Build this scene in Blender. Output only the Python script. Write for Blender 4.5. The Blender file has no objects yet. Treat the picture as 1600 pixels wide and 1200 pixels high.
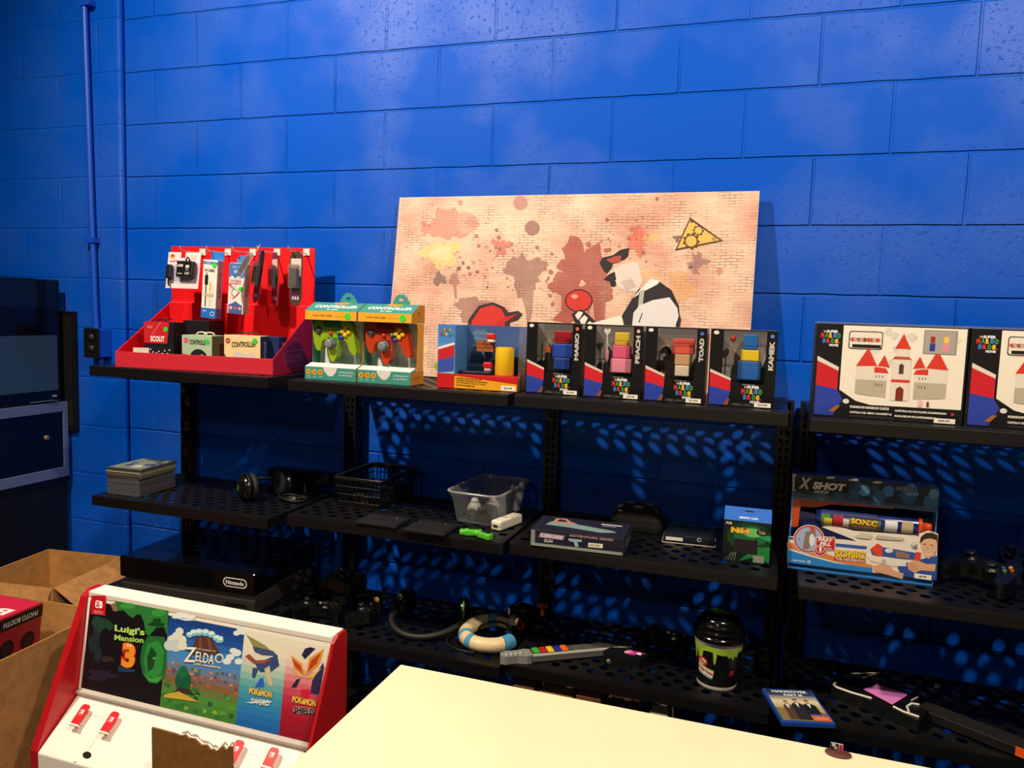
import bpy, math, random
from mathutils import Vector as V, Matrix
R = math.radians
rnd = random.Random(7)
col = bpy.context.scene.collection
# ------------------------------------------------------------------ camera model
CP = V((1.94449, -2.48275, 1.54609))
YAW, PIT, ROL, FPX = .323413, -.093392, .032427, 1200.0
def cam_axes():
    cy, sy = math.cos(YAW), math.sin(YAW)
    f = V((-sy*math.cos(PIT), cy*math.cos(PIT), math.sin(PIT)))
    r = V((cy, sy, 0)); u = r.cross(f)
    cr, sr = math.cos(ROL), math.sin(ROL)
    return cr*r + sr*u, -sr*r + cr*u, f
AR, AU, AF = cam_axes()
def ray(px, py):
    return AF + AR*((px-800)/FPX) + AU*((600-py)/FPX)
def W(px, py, x=None, y=None, z=None):
    """world point seen at a photo pixel, on the plane x=, y= or z="""
    d = ray(px, py)
    i, val = (0, x) if x is not None else (1, y) if y is not None else (2, z)
    return CP + d*((val-CP[i])/d[i])
cd = bpy.data.cameras.new('camera'); cam = bpy.data.objects.new('camera', cd); col.objects.link(cam)
cd.sensor_width = 36; cd.lens = 27; cd.sensor_fit = 'HORIZONTAL'; cd.clip_start = .05; cd.clip_end = 60
m3 = Matrix((AR, AU, -AF)).transposed()
cam.matrix_world = Matrix.Translation(CP) @ m3.to_4x4()
bpy.context.scene.camera = cam
# ------------------------------------------------------------------ materials
def lin(h):
    h = h.lstrip('#'); o = []
    for i in (0, 2, 4):
        c = int(h[i:i+2], 16)/255
        o.append(c/12.92 if c <= .04045 else ((c+.055)/1.055)**2.4)
    return (*o, 1)
_mc = {}
def M(c, rough=.55, metal=0, spec=.5, emit=0, coat=0, noise=0, nscale=60, bump=0, bscale=300):
    k = (c, rough, metal, spec, emit, coat, noise, nscale, bump, bscale)
    if k in _mc: return _mc[k]
    m = bpy.data.materials.new('paint_'+c.lstrip('#')); m.use_nodes = True
    nt = m.node_tree; b = nt.nodes['Principled BSDF']
    b.inputs['Base Color'].default_value = lin(c); b.inputs['Roughness'].default_value = rough
    b.inputs['Metallic'].default_value = metal; b.inputs['Specular IOR Level'].default_value = spec
    b.inputs['Coat Weight'].default_value = coat
    if noise or bump:
        tc = nt.nodes.new('ShaderNodeTexCoord')
    if noise:
        n = nt.nodes.new('ShaderNodeTexNoise'); n.inputs['Scale'].default_value = nscale; n.inputs['Detail'].default_value = 5
        nt.links.new(tc.outputs['Object'], n.inputs['Vector'])
        mx = nt.nodes.new('ShaderNodeMix'); mx.data_type = 'RGBA'; mx.blend_type = 'MULTIPLY'; mx.inputs['Factor'].default_value = noise
        mx.inputs[6].default_value = lin(c)
        rp = nt.nodes.new('ShaderNodeValToRGB'); rp.color_ramp.elements[0].position = .3; rp.color_ramp.elements[1].position = .7
        rp.color_ramp.elements[0].color = (.15, .15, .15, 1); rp.color_ramp.elements[1].color = (1, 1, 1, 1)
        nt.links.new(n.outputs['Fac'], rp.inputs['Fac']); nt.links.new(rp.outputs['Color'], mx.inputs[7])
        nt.links.new(mx.outputs[2], b.inputs['Base Color'])
    if bump:
        n2 = nt.nodes.new('ShaderNodeTexNoise'); n2.inputs['Scale'].default_value = bscale; n2.inputs['Detail'].default_value = 4
        nt.links.new(tc.outputs['Object'], n2.inputs['Vector'])
        bp = nt.nodes.new('ShaderNodeBump'); bp.inputs['Strength'].default_value = bump; bp.inputs['Distance'].default_value = .002
        nt.links.new(n2.outputs['Fac'], bp.inputs['Height']); nt.links.new(bp.outputs['Normal'], b.inputs['Normal'])
    _mc[k] = m; return m
def clear_mat(tint='#ffffff', refl=.06, diff=0.0, rough=.05, diffc='#ffffff'):
    """clear plastic: mostly see-through, a little glossy, optionally a little milky"""
    k = ('clear', tint, refl, diff, rough, diffc)
    if k in _mc: return _mc[k]
    m = bpy.data.materials.new('clear_plastic'); m.use_nodes = True; nt = m.node_tree; nt.nodes.clear()
    out = nt.nodes.new('ShaderNodeOutputMaterial')
    tr = nt.nodes.new('ShaderNodeBsdfTransparent'); tr.inputs[0].default_value = lin(tint)
    gl = nt.nodes.new('ShaderNodeBsdfGlossy'); gl.inputs['Roughness'].default_value = rough
    mx = nt.nodes.new('ShaderNodeMixShader'); mx.inputs[0].default_value = refl
    nt.links.new(tr.outputs[0], mx.inputs[1]); nt.links.new(gl.outputs[0], mx.inputs[2]); last = mx
    if diff:
        df = nt.nodes.new('ShaderNodeBsdfDiffuse'); df.inputs[0].default_value = lin(diffc)
        tl = nt.nodes.new('ShaderNodeBsdfTranslucent'); tl.inputs[0].default_value = lin(diffc)
        a = nt.nodes.new('ShaderNodeMixShader'); a.inputs[0].default_value = .5
        nt.links.new(df.outputs[0], a.inputs[1]); nt.links.new(tl.outputs[0], a.inputs[2])
        m2 = nt.nodes.new('ShaderNodeMixShader'); m2.inputs[0].default_value = diff
        nt.links.new(mx.outputs[0], m2.inputs[1]); nt.links.new(a.outputs[0], m2.inputs[2]); last = m2
    nt.links.new(last.outputs[0], out.inputs[0]); _mc[k] = m; return m
BLK = M('#0b0b0c', .45, spec=.4); STEEL = M('#0d0c0d', .42, spec=.45, bump=.15, bscale=900)
GLOSS = M('#070708', .12, spec=.6); DARK = M('#101113', .5); CLEAR = clear_mat(); CARD = M('#bb8650', .85, noise=.35, nscale=35, spec=.2)
CARDIN = M('#c08a4c', .85, noise=.3, nscale=30, spec=.2); WHITE = M('#efe8dc', .5)
# ------------------------------------------------------------------ mesh builder
class MB:
    def __init__(s): s.v, s.f, s.mi, s.sm, s.mats = [], [], [], [], []
    def mat(s, m):
        if m not in s.mats: s.mats.append(m)
        return s.mats.index(m)
    def add(s, vs, fs, m, X=None, smooth=False):
        o = len(s.v); i = s.mat(m)
        s.v += [(X @ V(p)) if X is not None else V(p) for p in vs]
        for f in fs: s.f.append([o+k for k in f]); s.mi.append(i); s.sm.append(smooth)
        return s
    def box(s, a, b, m, X=None):
        (x0, y0, z0), (x1, y1, z1) = a, b
        vs = [(x0,y0,z0),(x1,y0,z0),(x1,y1,z0),(x0,y1,z0),(x0,y0,z1),(x1,y0,z1),(x1,y1,z1),(x0,y1,z1)]
        return s.add(vs, [(3,2,1,0),(4,5,6,7),(0,1,5,4),(1,2,6,5),(2,3,7,6),(3,0,4,7)], m, X)
    def hexa(s, bot, top, m, X=None):
        """8-corner solid: bot and top are 4 points each, counter-clockwise from above"""
        return s.add(list(bot)+list(top), [(3,2,1,0),(4,5,6,7),(0,1,5,4),(1,2,6,5),(2,3,7,6),(3,0,4,7)], m, X)
    def prism(s, pts, d0, d1, m, o=(0,0,0), u=(1,0,0), v=(0,0,1), X=None, side=None):
        """polygon in the u,v plane given thickness along n = u x v from d0 to d1"""
        o, u, v = V(o), V(u), V(v); n = u.cross(v); k = len(pts)
        a = [o+u*p[0]+v*p[1]+n*d0 for p in pts]; b = [o+u*p[0]+v*p[1]+n*d1 for p in pts]
        s.add(a+b, [tuple(reversed(range(k))), tuple(range(k, 2*k))], m, X)
        s.add(a+b, [(i, (i+1) % k, k+(i+1) % k, k+i) for i in range(k)], side or m, X); return s
    def tube(s, path, r, m, seg=8, closed=False, cap=True, X=None, taper=None):
        P = [V(p) for p in path]; n = len(P); rings = []; up = None
        for i, p in enumerate(P):
            t = (P[(i+1) % n]-P[i-1]) if closed else (P[min(i+1, n-1)]-P[max(i-1, 0)])
            t.normalize()
            if up is None: up = t.orthogonal()
            up = (up - t*up.dot(t)); up = up.normalized() if up.length > 1e-6 else t.orthogonal().normalized()
            w = t.cross(up); rr = r if taper is None else taper[i]
            rings.append([p + (up*math.cos(2*math.pi*k/seg) + w*math.sin(2*math.pi*k/seg))*rr for k in range(seg)])
        vs = [q for rg in rings for q in rg]; fs = []
        for i in range(n if closed else n-1):
            a, b = i*seg, ((i+1) % n)*seg
            fs += [(a+k, a+(k+1) % seg, b+(k+1) % seg, b+k) for k in range(seg)]
        s.add(vs, fs, m, X, True)
        if cap and not closed: s.add(rings[0]+rings[-1], [tuple(reversed(range(seg))), tuple(range(seg, 2*seg))], m, X)
        return s
    def lathe(s, prof, m, seg=24, X=None, smooth=True):
        vs, fs = [], []
        for r, z in prof: vs += [(r*math.cos(2*math.pi*k/seg), r*math.sin(2*math.pi*k/seg), z) for k in range(seg)]
        for i in range(len(prof)-1):
            a, b = i*seg, (i+1)*seg
            fs += [(a+k, a+(k+1) % seg, b+(k+1) % seg, b+k) for k in range(seg)]
        s.add(vs, fs, m, X, smooth)
        if prof[0][0] > 1e-5: s.add(vs[:seg], [tuple(reversed(range(seg)))], m, X)
        if prof[-1][0] > 1e-5: s.add(vs[-seg:], [tuple(range(seg))], m, X)
        return s
    def ball(s, c, r, m, seg=16, sc=(1,1,1), X=None):
        n = seg//2; prof = [(max(1e-6, math.sin(math.pi*i/n)), -math.cos(math.pi*i/n)) for i in range(n+1)]
        T = Matrix.Translation(c) @ Matrix.Diagonal((r*sc[0], r*sc[1], r*sc[2], 1))
        return s.lathe(prof, m, seg, (X @ T) if X is not None else T)
    def build(s, name, parent=None, world=False, bevel=0, bseg=2, sub=0, label=None):
        me = bpy.data.meshes.new(name)
        vs = s.v
        if world and parent is not None:
            r, X = parent, Matrix()
            while r is not None: X = r.matrix_basis @ X; r = r.parent
            Xi = X.inverted(); vs = [Xi @ p for p in vs]
        me.from_pydata([tuple(p) for p in vs], [], s.f)
        for m in s.mats: me.materials.append(m)
        me.polygons.foreach_set('material_index', s.mi); me.polygons.foreach_set('use_smooth', s.sm); me.update()
        o = bpy.data.objects.new(name, me); col.objects.link(o); o.parent = parent
        if bevel:
            b = o.modifiers.new('edge', 'BEVEL'); b.width = bevel; b.segments = bseg; b.limit_method = 'ANGLE'; b.angle_limit = R(40); b.harden_normals = False
        if sub:
            b = o.modifiers.new('round', 'SUBSURF'); b.levels = sub; b.render_levels = sub
            for p in me.polygons: p.use_smooth = True
        if label: o['label'] = label
        return o
# ------------------------------------------------------------------ printed artwork and lettering
_tx = {}
def text_mesh(t, bold, shear):
    k = (t, bold, shear)
    if k not in _tx:
        c = bpy.data.curves.new('t', 'FONT'); c.body = t; c.size = 1; c.offset = bold; c.shear = shear; c.resolution_u = 3; c.fill_mode = 'FRONT'
        o = bpy.data.objects.new('t', c); col.objects.link(o)
        me = bpy.data.meshes.new_from_object(o.evaluated_get(bpy.context.evaluated_depsgraph_get()))
        vs = [v.co.copy() for v in me.vertices]; fs = [tuple(p.vertices) for p in me.polygons]
        bpy.data.objects.remove(o); bpy.data.curves.remove(c); bpy.data.meshes.remove(me)
        x0 = min(v.x for v in vs); x1 = max(v.x for v in vs); y0 = min(v.y for v in vs); y1 = max(v.y for v in vs)
        _tx[k] = ([((v.x-x0)/(x1-x0), (v.y-y0)/(y1-y0)) for v in vs], fs, (x1-x0)/(y1-y0))
    return _tx[k]
class Art:
    """flat print on a plane o + u*x + v*y; with z=(x0,y0,scale) points are read off a crop of the photo"""
    def __init__(s, o, u=(1,0,0), v=(0,0,1), z=None, step=.00022):
        s.o, s.u, s.v = V(o), V(u), V(v); s.n = s.u.cross(s.v).normalized(); s.z = z; s.mb = MB(); s.step = step; s.k = 0
    def uv(s, p):
        if s.z is None: return p[0], p[1]
        d = ray(s.z[0]+p[0]*s.z[2], s.z[1]+p[1]*s.z[2])
        q = CP + d*((s.o-CP).dot(s.n)/d.dot(s.n)) - s.o
        return q.dot(s.u), q.dot(s.v)
    def at(s, x, y, l): return s.o + s.u*x + s.v*y + s.n*(.0003+s.step*l)
    def mt(s, c): return c if not isinstance(c, str) else M(c, .5, spec=.3)
    def raw(s, uv, c, l=0):
        a = sum(uv[i][0]*uv[(i+1) % len(uv)][1]-uv[(i+1) % len(uv)][0]*uv[i][1] for i in range(len(uv)))
        if a < 0: uv = uv[::-1]
        s.k += 1; l += (s.k % 89)*.009
        s.mb.add([s.at(x, y, l) for x, y in uv], [tuple(range(len(uv)))], s.mt(c)); return s
    def P(s, pts, c, l=0): return s.raw([s.uv(p) for p in pts], c, l)
    def rect(s, x0, y0, x1, y1, c, l=0): return s.P([(x0,y0),(x1,y0),(x1,y1),(x0,y1)], c, l)
    def rr(s, x0, y0, x1, y1, r, c, l=0):
        pts = []
        for cx, cy, a0 in ((x1-r, y1-r, 0), (x0+r, y1-r, 90), (x0+r, y0+r, 180), (x1-r, y0+r, 270)):
            pts += [(cx+r*math.cos(R(a0+k*22.5)), cy+r*math.sin(R(a0+k*22.5))) for k in range(5)]
        return s.P(pts, c, l)
    def C(s, x, y, r, c, l=0, ry=None, seg=20):
        return s.P([(x+r*math.cos(2*math.pi*k/seg), y+(ry or r)*math.sin(2*math.pi*k/seg)) for k in range(seg)], c, l)
    def blot(s, x, y, r, c, l=0, ry=None, seed=1, rough=.3, seg=40):
        q = random.Random(seed); a = [q.uniform(0, 6.28) for _ in range(4)]; k4 = [3, 5, 9, 14]
        pts = []
        for k in range(seg):
            t = 2*math.pi*k/seg; d = 1+rough*sum(math.sin(n*t+a[i])/(1+i*.7) for i, n in enumerate(k4))*.45
            pts.append((x+r*d*math.cos(t), y+(ry or r)*d*math.sin(t)))
        return s.P(pts, c, l)
    def T(s, t, a, b, h, c, l=2, bold=.0, shear=0, out=None, ob=.05):
        """text from the left point a to the right point b (both on the text's mid line), h high"""
        (x0, y0), (x1, y1) = s.uv(a), s.uv(b)
        if s.z is not None:
            p, q = s.uv((a[0], a[1]-h/2)), s.uv((a[0], a[1]+h/2)); h = math.hypot(p[0]-q[0], p[1]-q[1])
        dx, dy = x1-x0, y1-y0; L = math.hypot(dx, dy); ex, ey = dx/L, dy/L
        for cc, bb, ll, g in ((([(out, bold+ob, l, 1)] if out else []) + [(c, bold, l+1, 0)])):
            vs, fs, _ = text_mesh(t, bb, shear); e = h*ob*.8*g
            pts = []; s.k += 1; ll += (s.k % 89)*.009
            for q in vs:
                X, Y = -e+q[0]*(L+2*e), (-h/2-e)+q[1]*(h+2*e); pts.append(s.at(x0+ex*X-ey*Y, y0+ey*X+ex*Y, ll))
            s.mb.add(pts, fs, s.mt(cc))
        return s
    def grad(s, x0, y0, x1, y1, cols, n=10, l=0):
        """printed colour blend from the first edge (y0) to the last (y1) of an axis box"""
        for i in range(n):
            t = i/max(1, n-1)*(len(cols)-1); k = min(int(t), len(cols)-2); f = t-k
            a, b = cols[k].lstrip('#'), cols[k+1].lstrip('#')
            h = '#'+''.join('%02x' % round(int(a[j:j+2], 16)*(1-f)+int(b[j:j+2], 16)*f) for j in (0, 2, 4))
            s.rect(x0, y0+(y1-y0)*i/n, x1, y0+(y1-y0)*(i+1)/n, h, l)
        return s
    def build(s, name, parent=None, world=None, label=None):
        return s.mb.build(name, parent, world=(s.z is not None) if world is None else world, label=label)
# ------------------------------------------------------------------ things
def tag(o, label, cat, group=None):
    o['label'] = label; o['category'] = cat
    if group: o['group'] = group
    return o
def thing(name, label, cat, loc=(0,0,0), rotz=0, group=None, rot=None):
    o = bpy.data.objects.new(name, None); col.objects.link(o); o.empty_display_size = .05
    o.location = loc; o.rotation_euler = rot or (0, 0, rotz)
    o.matrix_basis = Matrix.Translation(V(loc)) @ o.rotation_euler.to_matrix().to_4x4()
    return tag(o, label, cat, group)
def struct(o): o['kind'] = 'structure'; return o
def copy_thing(o, loc, label, rotz=None):
    def cp(a, par):
        c = a.copy(); col.objects.link(c); c.parent = par
        for ch in a.children: cp(ch, c)
        return c
    c = cp(o, None); c.location = loc; c['label'] = label
    if rotz is not None: c.rotation_euler = (0, 0, rotz)
    return c
def ring(c, r, n=24, ax='z', a0=0, a1=360, ry=None):
    out = []
    for k in range(n):
        t = R(a0+(a1-a0)*k/(n if a1-a0 == 360 else n-1)); p, q = r*math.cos(t), (ry or r)*math.sin(t)
        out.append(V(c)+(V((p, q, 0)) if ax == 'z' else V((p, 0, q)) if ax == 'y' else V((0, p, q))))
    return out
# ------------------------------------------------------------------ room shell
def block_mat(gain=1.0, c='#004fc2', ph=0.0):
    m = bpy.data.materials.new('painted_block'); m.use_nodes = True; nt = m.node_tree; L = nt.links.new; N = nt.nodes.new
    b = nt.nodes['Principled BSDF']; b.inputs['Roughness'].default_value = .52; b.inputs['Specular IOR Level'].default_value = .17
    geo = N('ShaderNodeNewGeometry'); sp = N('ShaderNodeSeparateXYZ'); L(geo.outputs['Position'], sp.inputs[0])
    def ma(op, a, bb=None, cc=None):
        n = N('ShaderNodeMath'); n.operation = op
        for i, v in enumerate((a, bb, cc)):
            if v is None: continue
            if isinstance(v, (int, float)): n.inputs[i].default_value = v
            else: L(v, n.inputs[i])
        return n.outputs[0]
    wob = N('ShaderNodeTexNoise'); wob.inputs['Scale'].default_value = 9; L(geo.outputs['Position'], wob.inputs['Vector'])
    wz = ma('MULTIPLY_ADD', wob.outputs['Fac'], .006, -.003)
    zr = ma('DIVIDE', ma('ADD', sp.outputs['Z'], wz), .2032); row = ma('FLOOR', zr); fz = ma('FRACT', zr)
    odd = ma('MULTIPLY', ma('MODULO', ma('ADD', row, 1), 2), .5)
    xr = ma('ADD', ma('DIVIDE', ma('ADD', sp.outputs['X'], wz), .4064), ma('ADD', odd, ph)); fx = ma('FRACT', ma('ADD', xr, 20))
    dz = ma('MULTIPLY', ma('MINIMUM', fz, ma('SUBTRACT', 1, fz)), .2032)
    dx = ma('MULTIPLY', ma('MINIMUM', fx, ma('SUBTRACT', 1, fx)), .4064)
    def groove(d, w, w0):
        n = N('ShaderNodeMapRange'); n.interpolation_type = 'SMOOTHSTEP'; L(d, n.inputs['Value'])
        n.inputs['From Min'].default_value = w0; n.inputs['From Max'].default_value = w; return n.outputs[0]
    # joints vary: in places the paint nearly fills them
    n3 = N('ShaderNodeTexNoise'); n3.inputs['Scale'].default_value = 3.2; n3.inputs['Detail'].default_value = 2; L(geo.outputs['Position'], n3.inputs['Vector'])
    fill = N('ShaderNodeMapRange'); fill.inputs['From Min'].default_value = .38; fill.inputs['From Max'].default_value = .62; L(n3.outputs['Fac'], fill.inputs['Value'])
    gx = ma('MAXIMUM', groove(dx, .0054, .0010), ma('MULTIPLY', fill.outputs[0], .8))
    gz = groove(dz, .0054, .0008)
    g = ma('MINIMUM', gx, gz)
    # rough paint: fine grain everywhere, coarse pits in patches
    f1 = N('ShaderNodeTexNoise'); f1.inputs['Scale'].default_value = 210; f1.inputs['Detail'].default_value = 4; L(geo.outputs['Position'], f1.inputs['Vector'])
    f2 = N('ShaderNodeTexNoise'); f2.inputs['Scale'].default_value = 60; f2.inputs['Detail'].default_value = 6; f2.inputs['Roughness'].default_value = .7; L(geo.outputs['Position'], f2.inputs['Vector'])
    pit = N('ShaderNodeMapRange'); pit.inputs['From Min'].default_value = .30; pit.inputs['From Max'].default_value = .42; L(f2.outputs['Fac'], pit.inputs['Value'])
    patch = N('ShaderNodeTexNoise'); patch.inputs['Scale'].default_value = 2.1; patch.inputs['Detail'].default_value = 3; L(geo.outputs['Position'], patch.inputs['Vector'])
    pm = N('ShaderNodeMapRange'); pm.inputs['From Min'].default_value = .44; pm.inputs['From Max'].default_value = .62; L(patch.outputs['Fac'], pm.inputs['Value'])
    rough = ma('ADD', ma('MULTIPLY', f1.outputs['Fac'], .35), ma('MULTIPLY', ma('MULTIPLY', ma('ADD', pit.outputs[0], f2.outputs['Fac']), ma('ADD', pm.outputs[0], .15)), .5))
    h = ma('ADD', ma('MULTIPLY', g, 2.6*gain), ma('MULTIPLY', rough, 1.0))
    bp = N('ShaderNodeBump'); bp.inputs['Strength'].default_value = .9; bp.inputs['Distance'].default_value = .0022; L(h, bp.inputs['Height']); L(bp.outputs[0], b.inputs['Normal'])
    L(ma('MULTIPLY_ADD', pm.outputs[0], .34, .10), b.inputs['Specular IOR Level'])
    # a little paint wear and unevenness
    mx = N('ShaderNodeMix'); mx.data_type = 'RGBA'; mx.inputs[6].default_value = lin(c); mx.inputs[7].default_value = lin('#1c58c0')
    L(ma('MULTIPLY', pm.outputs[0], .3), mx.inputs['Factor']); L(mx.outputs[2], b.inputs['Base Color'])
    return m
WALLM = block_mat()
w = struct(MB().box((-3.2,0,0), (5.2,.2,3.7), WALLM).build('wall_back'))
pil = MB()
pil.box((-3.2,-.03,0), (-.545,-.0005,3.7), block_mat(.35, ph=.12))
struct(pil.build('wall_left', bevel=.022, bseg=4))
FLM = M('#2a2824', .6, noise=.5, nscale=6)
struct(MB().box((-3.2,-6,-.1), (5.2,.2,0), FLM).build('floor'))
# conduit and electrical box on the wall
c = thing('electrical_conduit', 'thin blue painted conduit pipe running down the wall to the black electrical box', 'pipe', (-.672,-.048,1.44))
MB().tube([(-.03,0,1.9),(-.026,0,1.2),(-.012,0,.5),(0,0,.08),(.004,0,-.02)], .0115, M('#0b4cc0', .4), 12).build('pipe', c)
for z in (.33, 1.25): MB().box((-.04,-.015,z), (.012,.017,z+.02), M('#0b4cc0', .4)).build('pipe_strap', c)
e = thing('electrical_box', 'small wall outlet box with black cover plate and blue painted side', 'electrical box', (-.645,-.03,1.31))
MB().box((-.038,-.062,0), (.038,-.0005,.115), M('#0b4cc0', .4)).build('box_body', e, bevel=.003)
pl = MB().box((-.04,-.066,-.002), (.040,-.0625,.117), BLK).build('cover_plate', e, bevel=.002)
for dz in (.035, .08): MB().lathe([(.0001,0),(.014,0),(.014,.003),(.0001,.003)], M('#2a2724', .5), 16, Matrix.Translation((.0,-.0662,dz)) @ Matrix.Rotation(R(90), 4, 'X')).build('socket', pl)
MB().lathe([(.013,-.03),(.013,0)], M('#0b3fa6', .5), 12, Matrix.Translation((.01,-.03,0))).build('pipe_stub', e)
# ------------------------------------------------------------------ shelving
SW, SD, YF = .718, .405, -.47
def perforated(w=SW, d=SD):
    mb = MB(); px, py, r, mf = .0527, .0333, .0136, .0333
    nx, ny = 13, 11; t = .0025; mats = STEEL
    for j in range(ny):
        y0 = mf+j*py; y1 = y0+py; xs = (w-nx*px)/2+(.01318 if j % 2 else -.01318)
        mb.box((0,y0,-t), (xs,y1,0), mats); mb.box((xs+nx*px,y0,-t), (w,y1,0), mats)
        for i in range(nx):
            cx, cy = xs+(i+.5)*px, y0+py/2; a, bq = px/2, py/2; ac = math.atan2(bq, a)
            angs = []
            for s0, s1 in ((-ac, ac), (ac, math.pi-ac), (math.pi-ac, math.pi+ac), (math.pi+ac, 2*math.pi-ac)): angs += [s0+(s1-s0)*k/4 for k in range(4)]
            I, O = [], []
            for th in angs:
                cth, sth = math.cos(th), math.sin(th); k = min(a/abs(cth) if abs(cth) > 1e-9 else 9, bq/abs(sth) if abs(sth) > 1e-9 else 9)
                I.append((cx+r*cth, cy+r*sth)); O.append((cx+k*cth, cy+k*sth))
            n = len(angs); vs = [(*p, 0) for p in I]+[(*p, 0) for p in O]+[(*p, -t) for p in I]+[(*p, -t) for p in O]; fs = []
            for k in range(n):
                q = (k+1) % n; fs += [(k, n+k, n+q, q), (2*n+q, 3*n+q, 3*n+k, 2*n+k), (k, q, 2*n+q, 2*n+k)]
            mb.add(vs, fs, mats)
    mb.box((0,0,-t), (w,mf,0), mats); mb.box((0,mf+ny*py,-t), (w,d,0), mats)
    return mb
def make_shelf(name, label, x, z):
    s = thing(name, label, 'shelf', (x, YF, z), 0, 'perforated metal shelves')
    perforated().build('deck', s)
    MB().box((0,0,-.034), (SW,.0025,-.0026), STEEL).build('front_lip', s, bevel=.001)
    for xx in (0, SW-.0025): MB().box((xx,.003,-.034), (xx+.0025,SD,-.0026), STEEL).build('side_lip', s)
    MB().box((.003,SD-.003,-.03), (SW-.003,SD,-.0026), STEEL).build('rear_lip', s)
    for xx in (.012, SW-.016):
        MB().prism([(.03,-.004),(SD-.002,-.004),(SD-.002,-.075),(SD-.03,-.07),(.05,-.022),(.03,-.02)], 0, .003, STEEL, o=(xx,0,0), u=(0,1,0), v=(0,0,1)).build('bracket', s)
    return s
bays = [('left end', -.25, (1.318,.868,.53)), ('second', .54, (1.317,.892,.525)), ('third', 1.278, (1.319,.898,.542)), ('right end', 2.047, (1.311,.885,.537))]
lab = [['top perforated black shelf carrying the red counter display', 'middle perforated black shelf carrying the game case stack and headset', 'lowest perforated black shelf under the black console base'],
       ['top perforated black shelf under the two boxed trident controllers', 'middle perforated black shelf carrying the clear bin and black basket', 'lowest perforated black shelf carrying the cream and blue ring'],
       ['top perforated black shelf under the four black figure boxes', 'middle perforated black shelf carrying the black zip case and pistol box', 'lowest perforated black shelf under the slime dripped cup'],
       ['top perforated black shelf under the two castle playset boxes', 'middle perforated black shelf carrying the water blaster box', 'lowest perforated black shelf carrying the pink note and disc case']]
first = None
for i, (nm, x, zs) in enumerate(bays):
    for j, z in enumerate(zs):
        if first is None: first = make_shelf('metal_shelf', lab[i][j], x, z)
        else: copy_thing(first, (x, YF, z), lab[i][j])
ups = [(-.212, 'black slotted steel upright under the red counter display'), (.52, 'black slotted steel upright behind the black basket'),
       (1.275, 'black slotted steel upright between the clear bin and the zip case'), (1.998, 'black slotted steel upright at the right end of the figure box shelf'),
       (2.062, 'black slotted steel upright beside the water blaster box'), (2.78, 'black slotted steel upright at the far right end of the shelving')]
u0 = None
for x, lb in ups:
    if u0 is None:
        u0 = thing('shelf_upright', lb, 'shelf upright', (x,-.041,0), 0, 'slotted steel uprights')
        mb = MB()
        for a, b2 in ((-.023,-.013),(-.005,.005),(.013,.023)): mb.box((a,-.021,.05), (b2,-.018,1.305), STEEL)
        z = .05
        while z < 1.29:
            for a, b2 in ((-.013,-.005),(.005,.013)): mb.box((a,-.021,z), (b2,-.018,z+.012), STEEL)
            z += .0254
        mb.box((-.023,-.018,.05), (-.021,.018,1.305), STEEL); mb.box((.021,-.018,.05), (.023,.018,1.305), STEEL); mb.box((-.023,.016,.05), (.023,.018,1.305), STEEL)
        mb.build('post', u0)
        MB().box((-.023,-.021,1.3052), (.023,.018,1.309), STEEL).build('post_cap', u0)
        MB().box((-.02,-.40,0), (.02,.018,.049), STEEL).build('base_foot', u0, bevel=.003)
    else: copy_thing(u0, (x,-.041,0), lb)
bs = None
for x, lb in ((.54, 'solid black base shelf near the floor left of the brown boxes'), (1.278, 'solid black base shelf near the floor holding brown boxes'), (2.05, 'solid black base shelf near the floor under the disc case')):
    if bs is None:
        bs = thing('base_shelf', lb, 'shelf', (x,-.56,.052), 0, 'solid base shelves')
        MB().box((0,0,.1), (SW,.49,.115), STEEL).build('deck', bs, bevel=.003); MB().box((.01,.03,0), (SW-.01,.045,.0995), STEEL).build('kick_plate', bs)
        MB().box((.01,.46,0), (SW-.01,.475,.0995), STEEL).build('rear_rail', bs)
    else: copy_thing(bs, (x,-.56,.052), lb)
# ------------------------------------------------------------------ lights
def lamp(name, loc, power, c, r):
    ld = bpy.data.lights.new(name, 'POINT'); ld.energy = power; ld.color = c; ld.shadow_soft_size = r
    o = bpy.data.objects.new(name, ld); col.objects.link(o); o.location = loc; return o
def spot(name, loc, aim, power, c, r, size, blend=1.0):
    ld = bpy.data.lights.new(name, 'SPOT'); ld.energy = power; ld.color = c; ld.shadow_soft_size = r; ld.spot_size = R(size); ld.spot_blend = blend
    o = bpy.data.objects.new(name, ld); col.objects.link(o); o.location = loc; o.rotation_euler = (V(aim)-V(loc)).to_track_quat('-Z', 'Y').to_euler(); return o
WARM = (1,.86,.68)
spot('ceiling_and_fill_spot', (-.1,-1.85,3.47), (1.4,-.25,1.0), 400, WARM, .05, 150)
spot('ceiling_and_fill_spot', (2.75,-2.05,3.4), (2.2,-.2,1.5), 260, WARM, .05, 140)
spot('ceiling_and_fill_spot', (3.3,-3.6,3.4), (-.15,-1.15,.35), 330, WARM, .06, 34)  # added unseen fill spot, brightens the cartons and kiosk
lamp('fill_lamp', (1.0,-5.2,3.4), 45, WARM, .15)  # added weak fill from behind the camera, softens the shade
wd = bpy.data.worlds.new('world'); bpy.context.scene.world = wd; wd.use_nodes = True
wd.node_tree.nodes['Background'].inputs[0].default_value = (.9,.85,.8,1); wd.node_tree.nodes['Background'].inputs[1].default_value = .009
vs = bpy.context.scene.view_settings; vs.view_transform = 'Standard'; vs.look = 'None'; vs.gamma = 1; vs.exposure = 0; vs.use_curve_mapping = False
bpy.context.scene.cycles.max_bounces = 8; bpy.context.scene.cycles.transparent_max_bounces = 16
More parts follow.
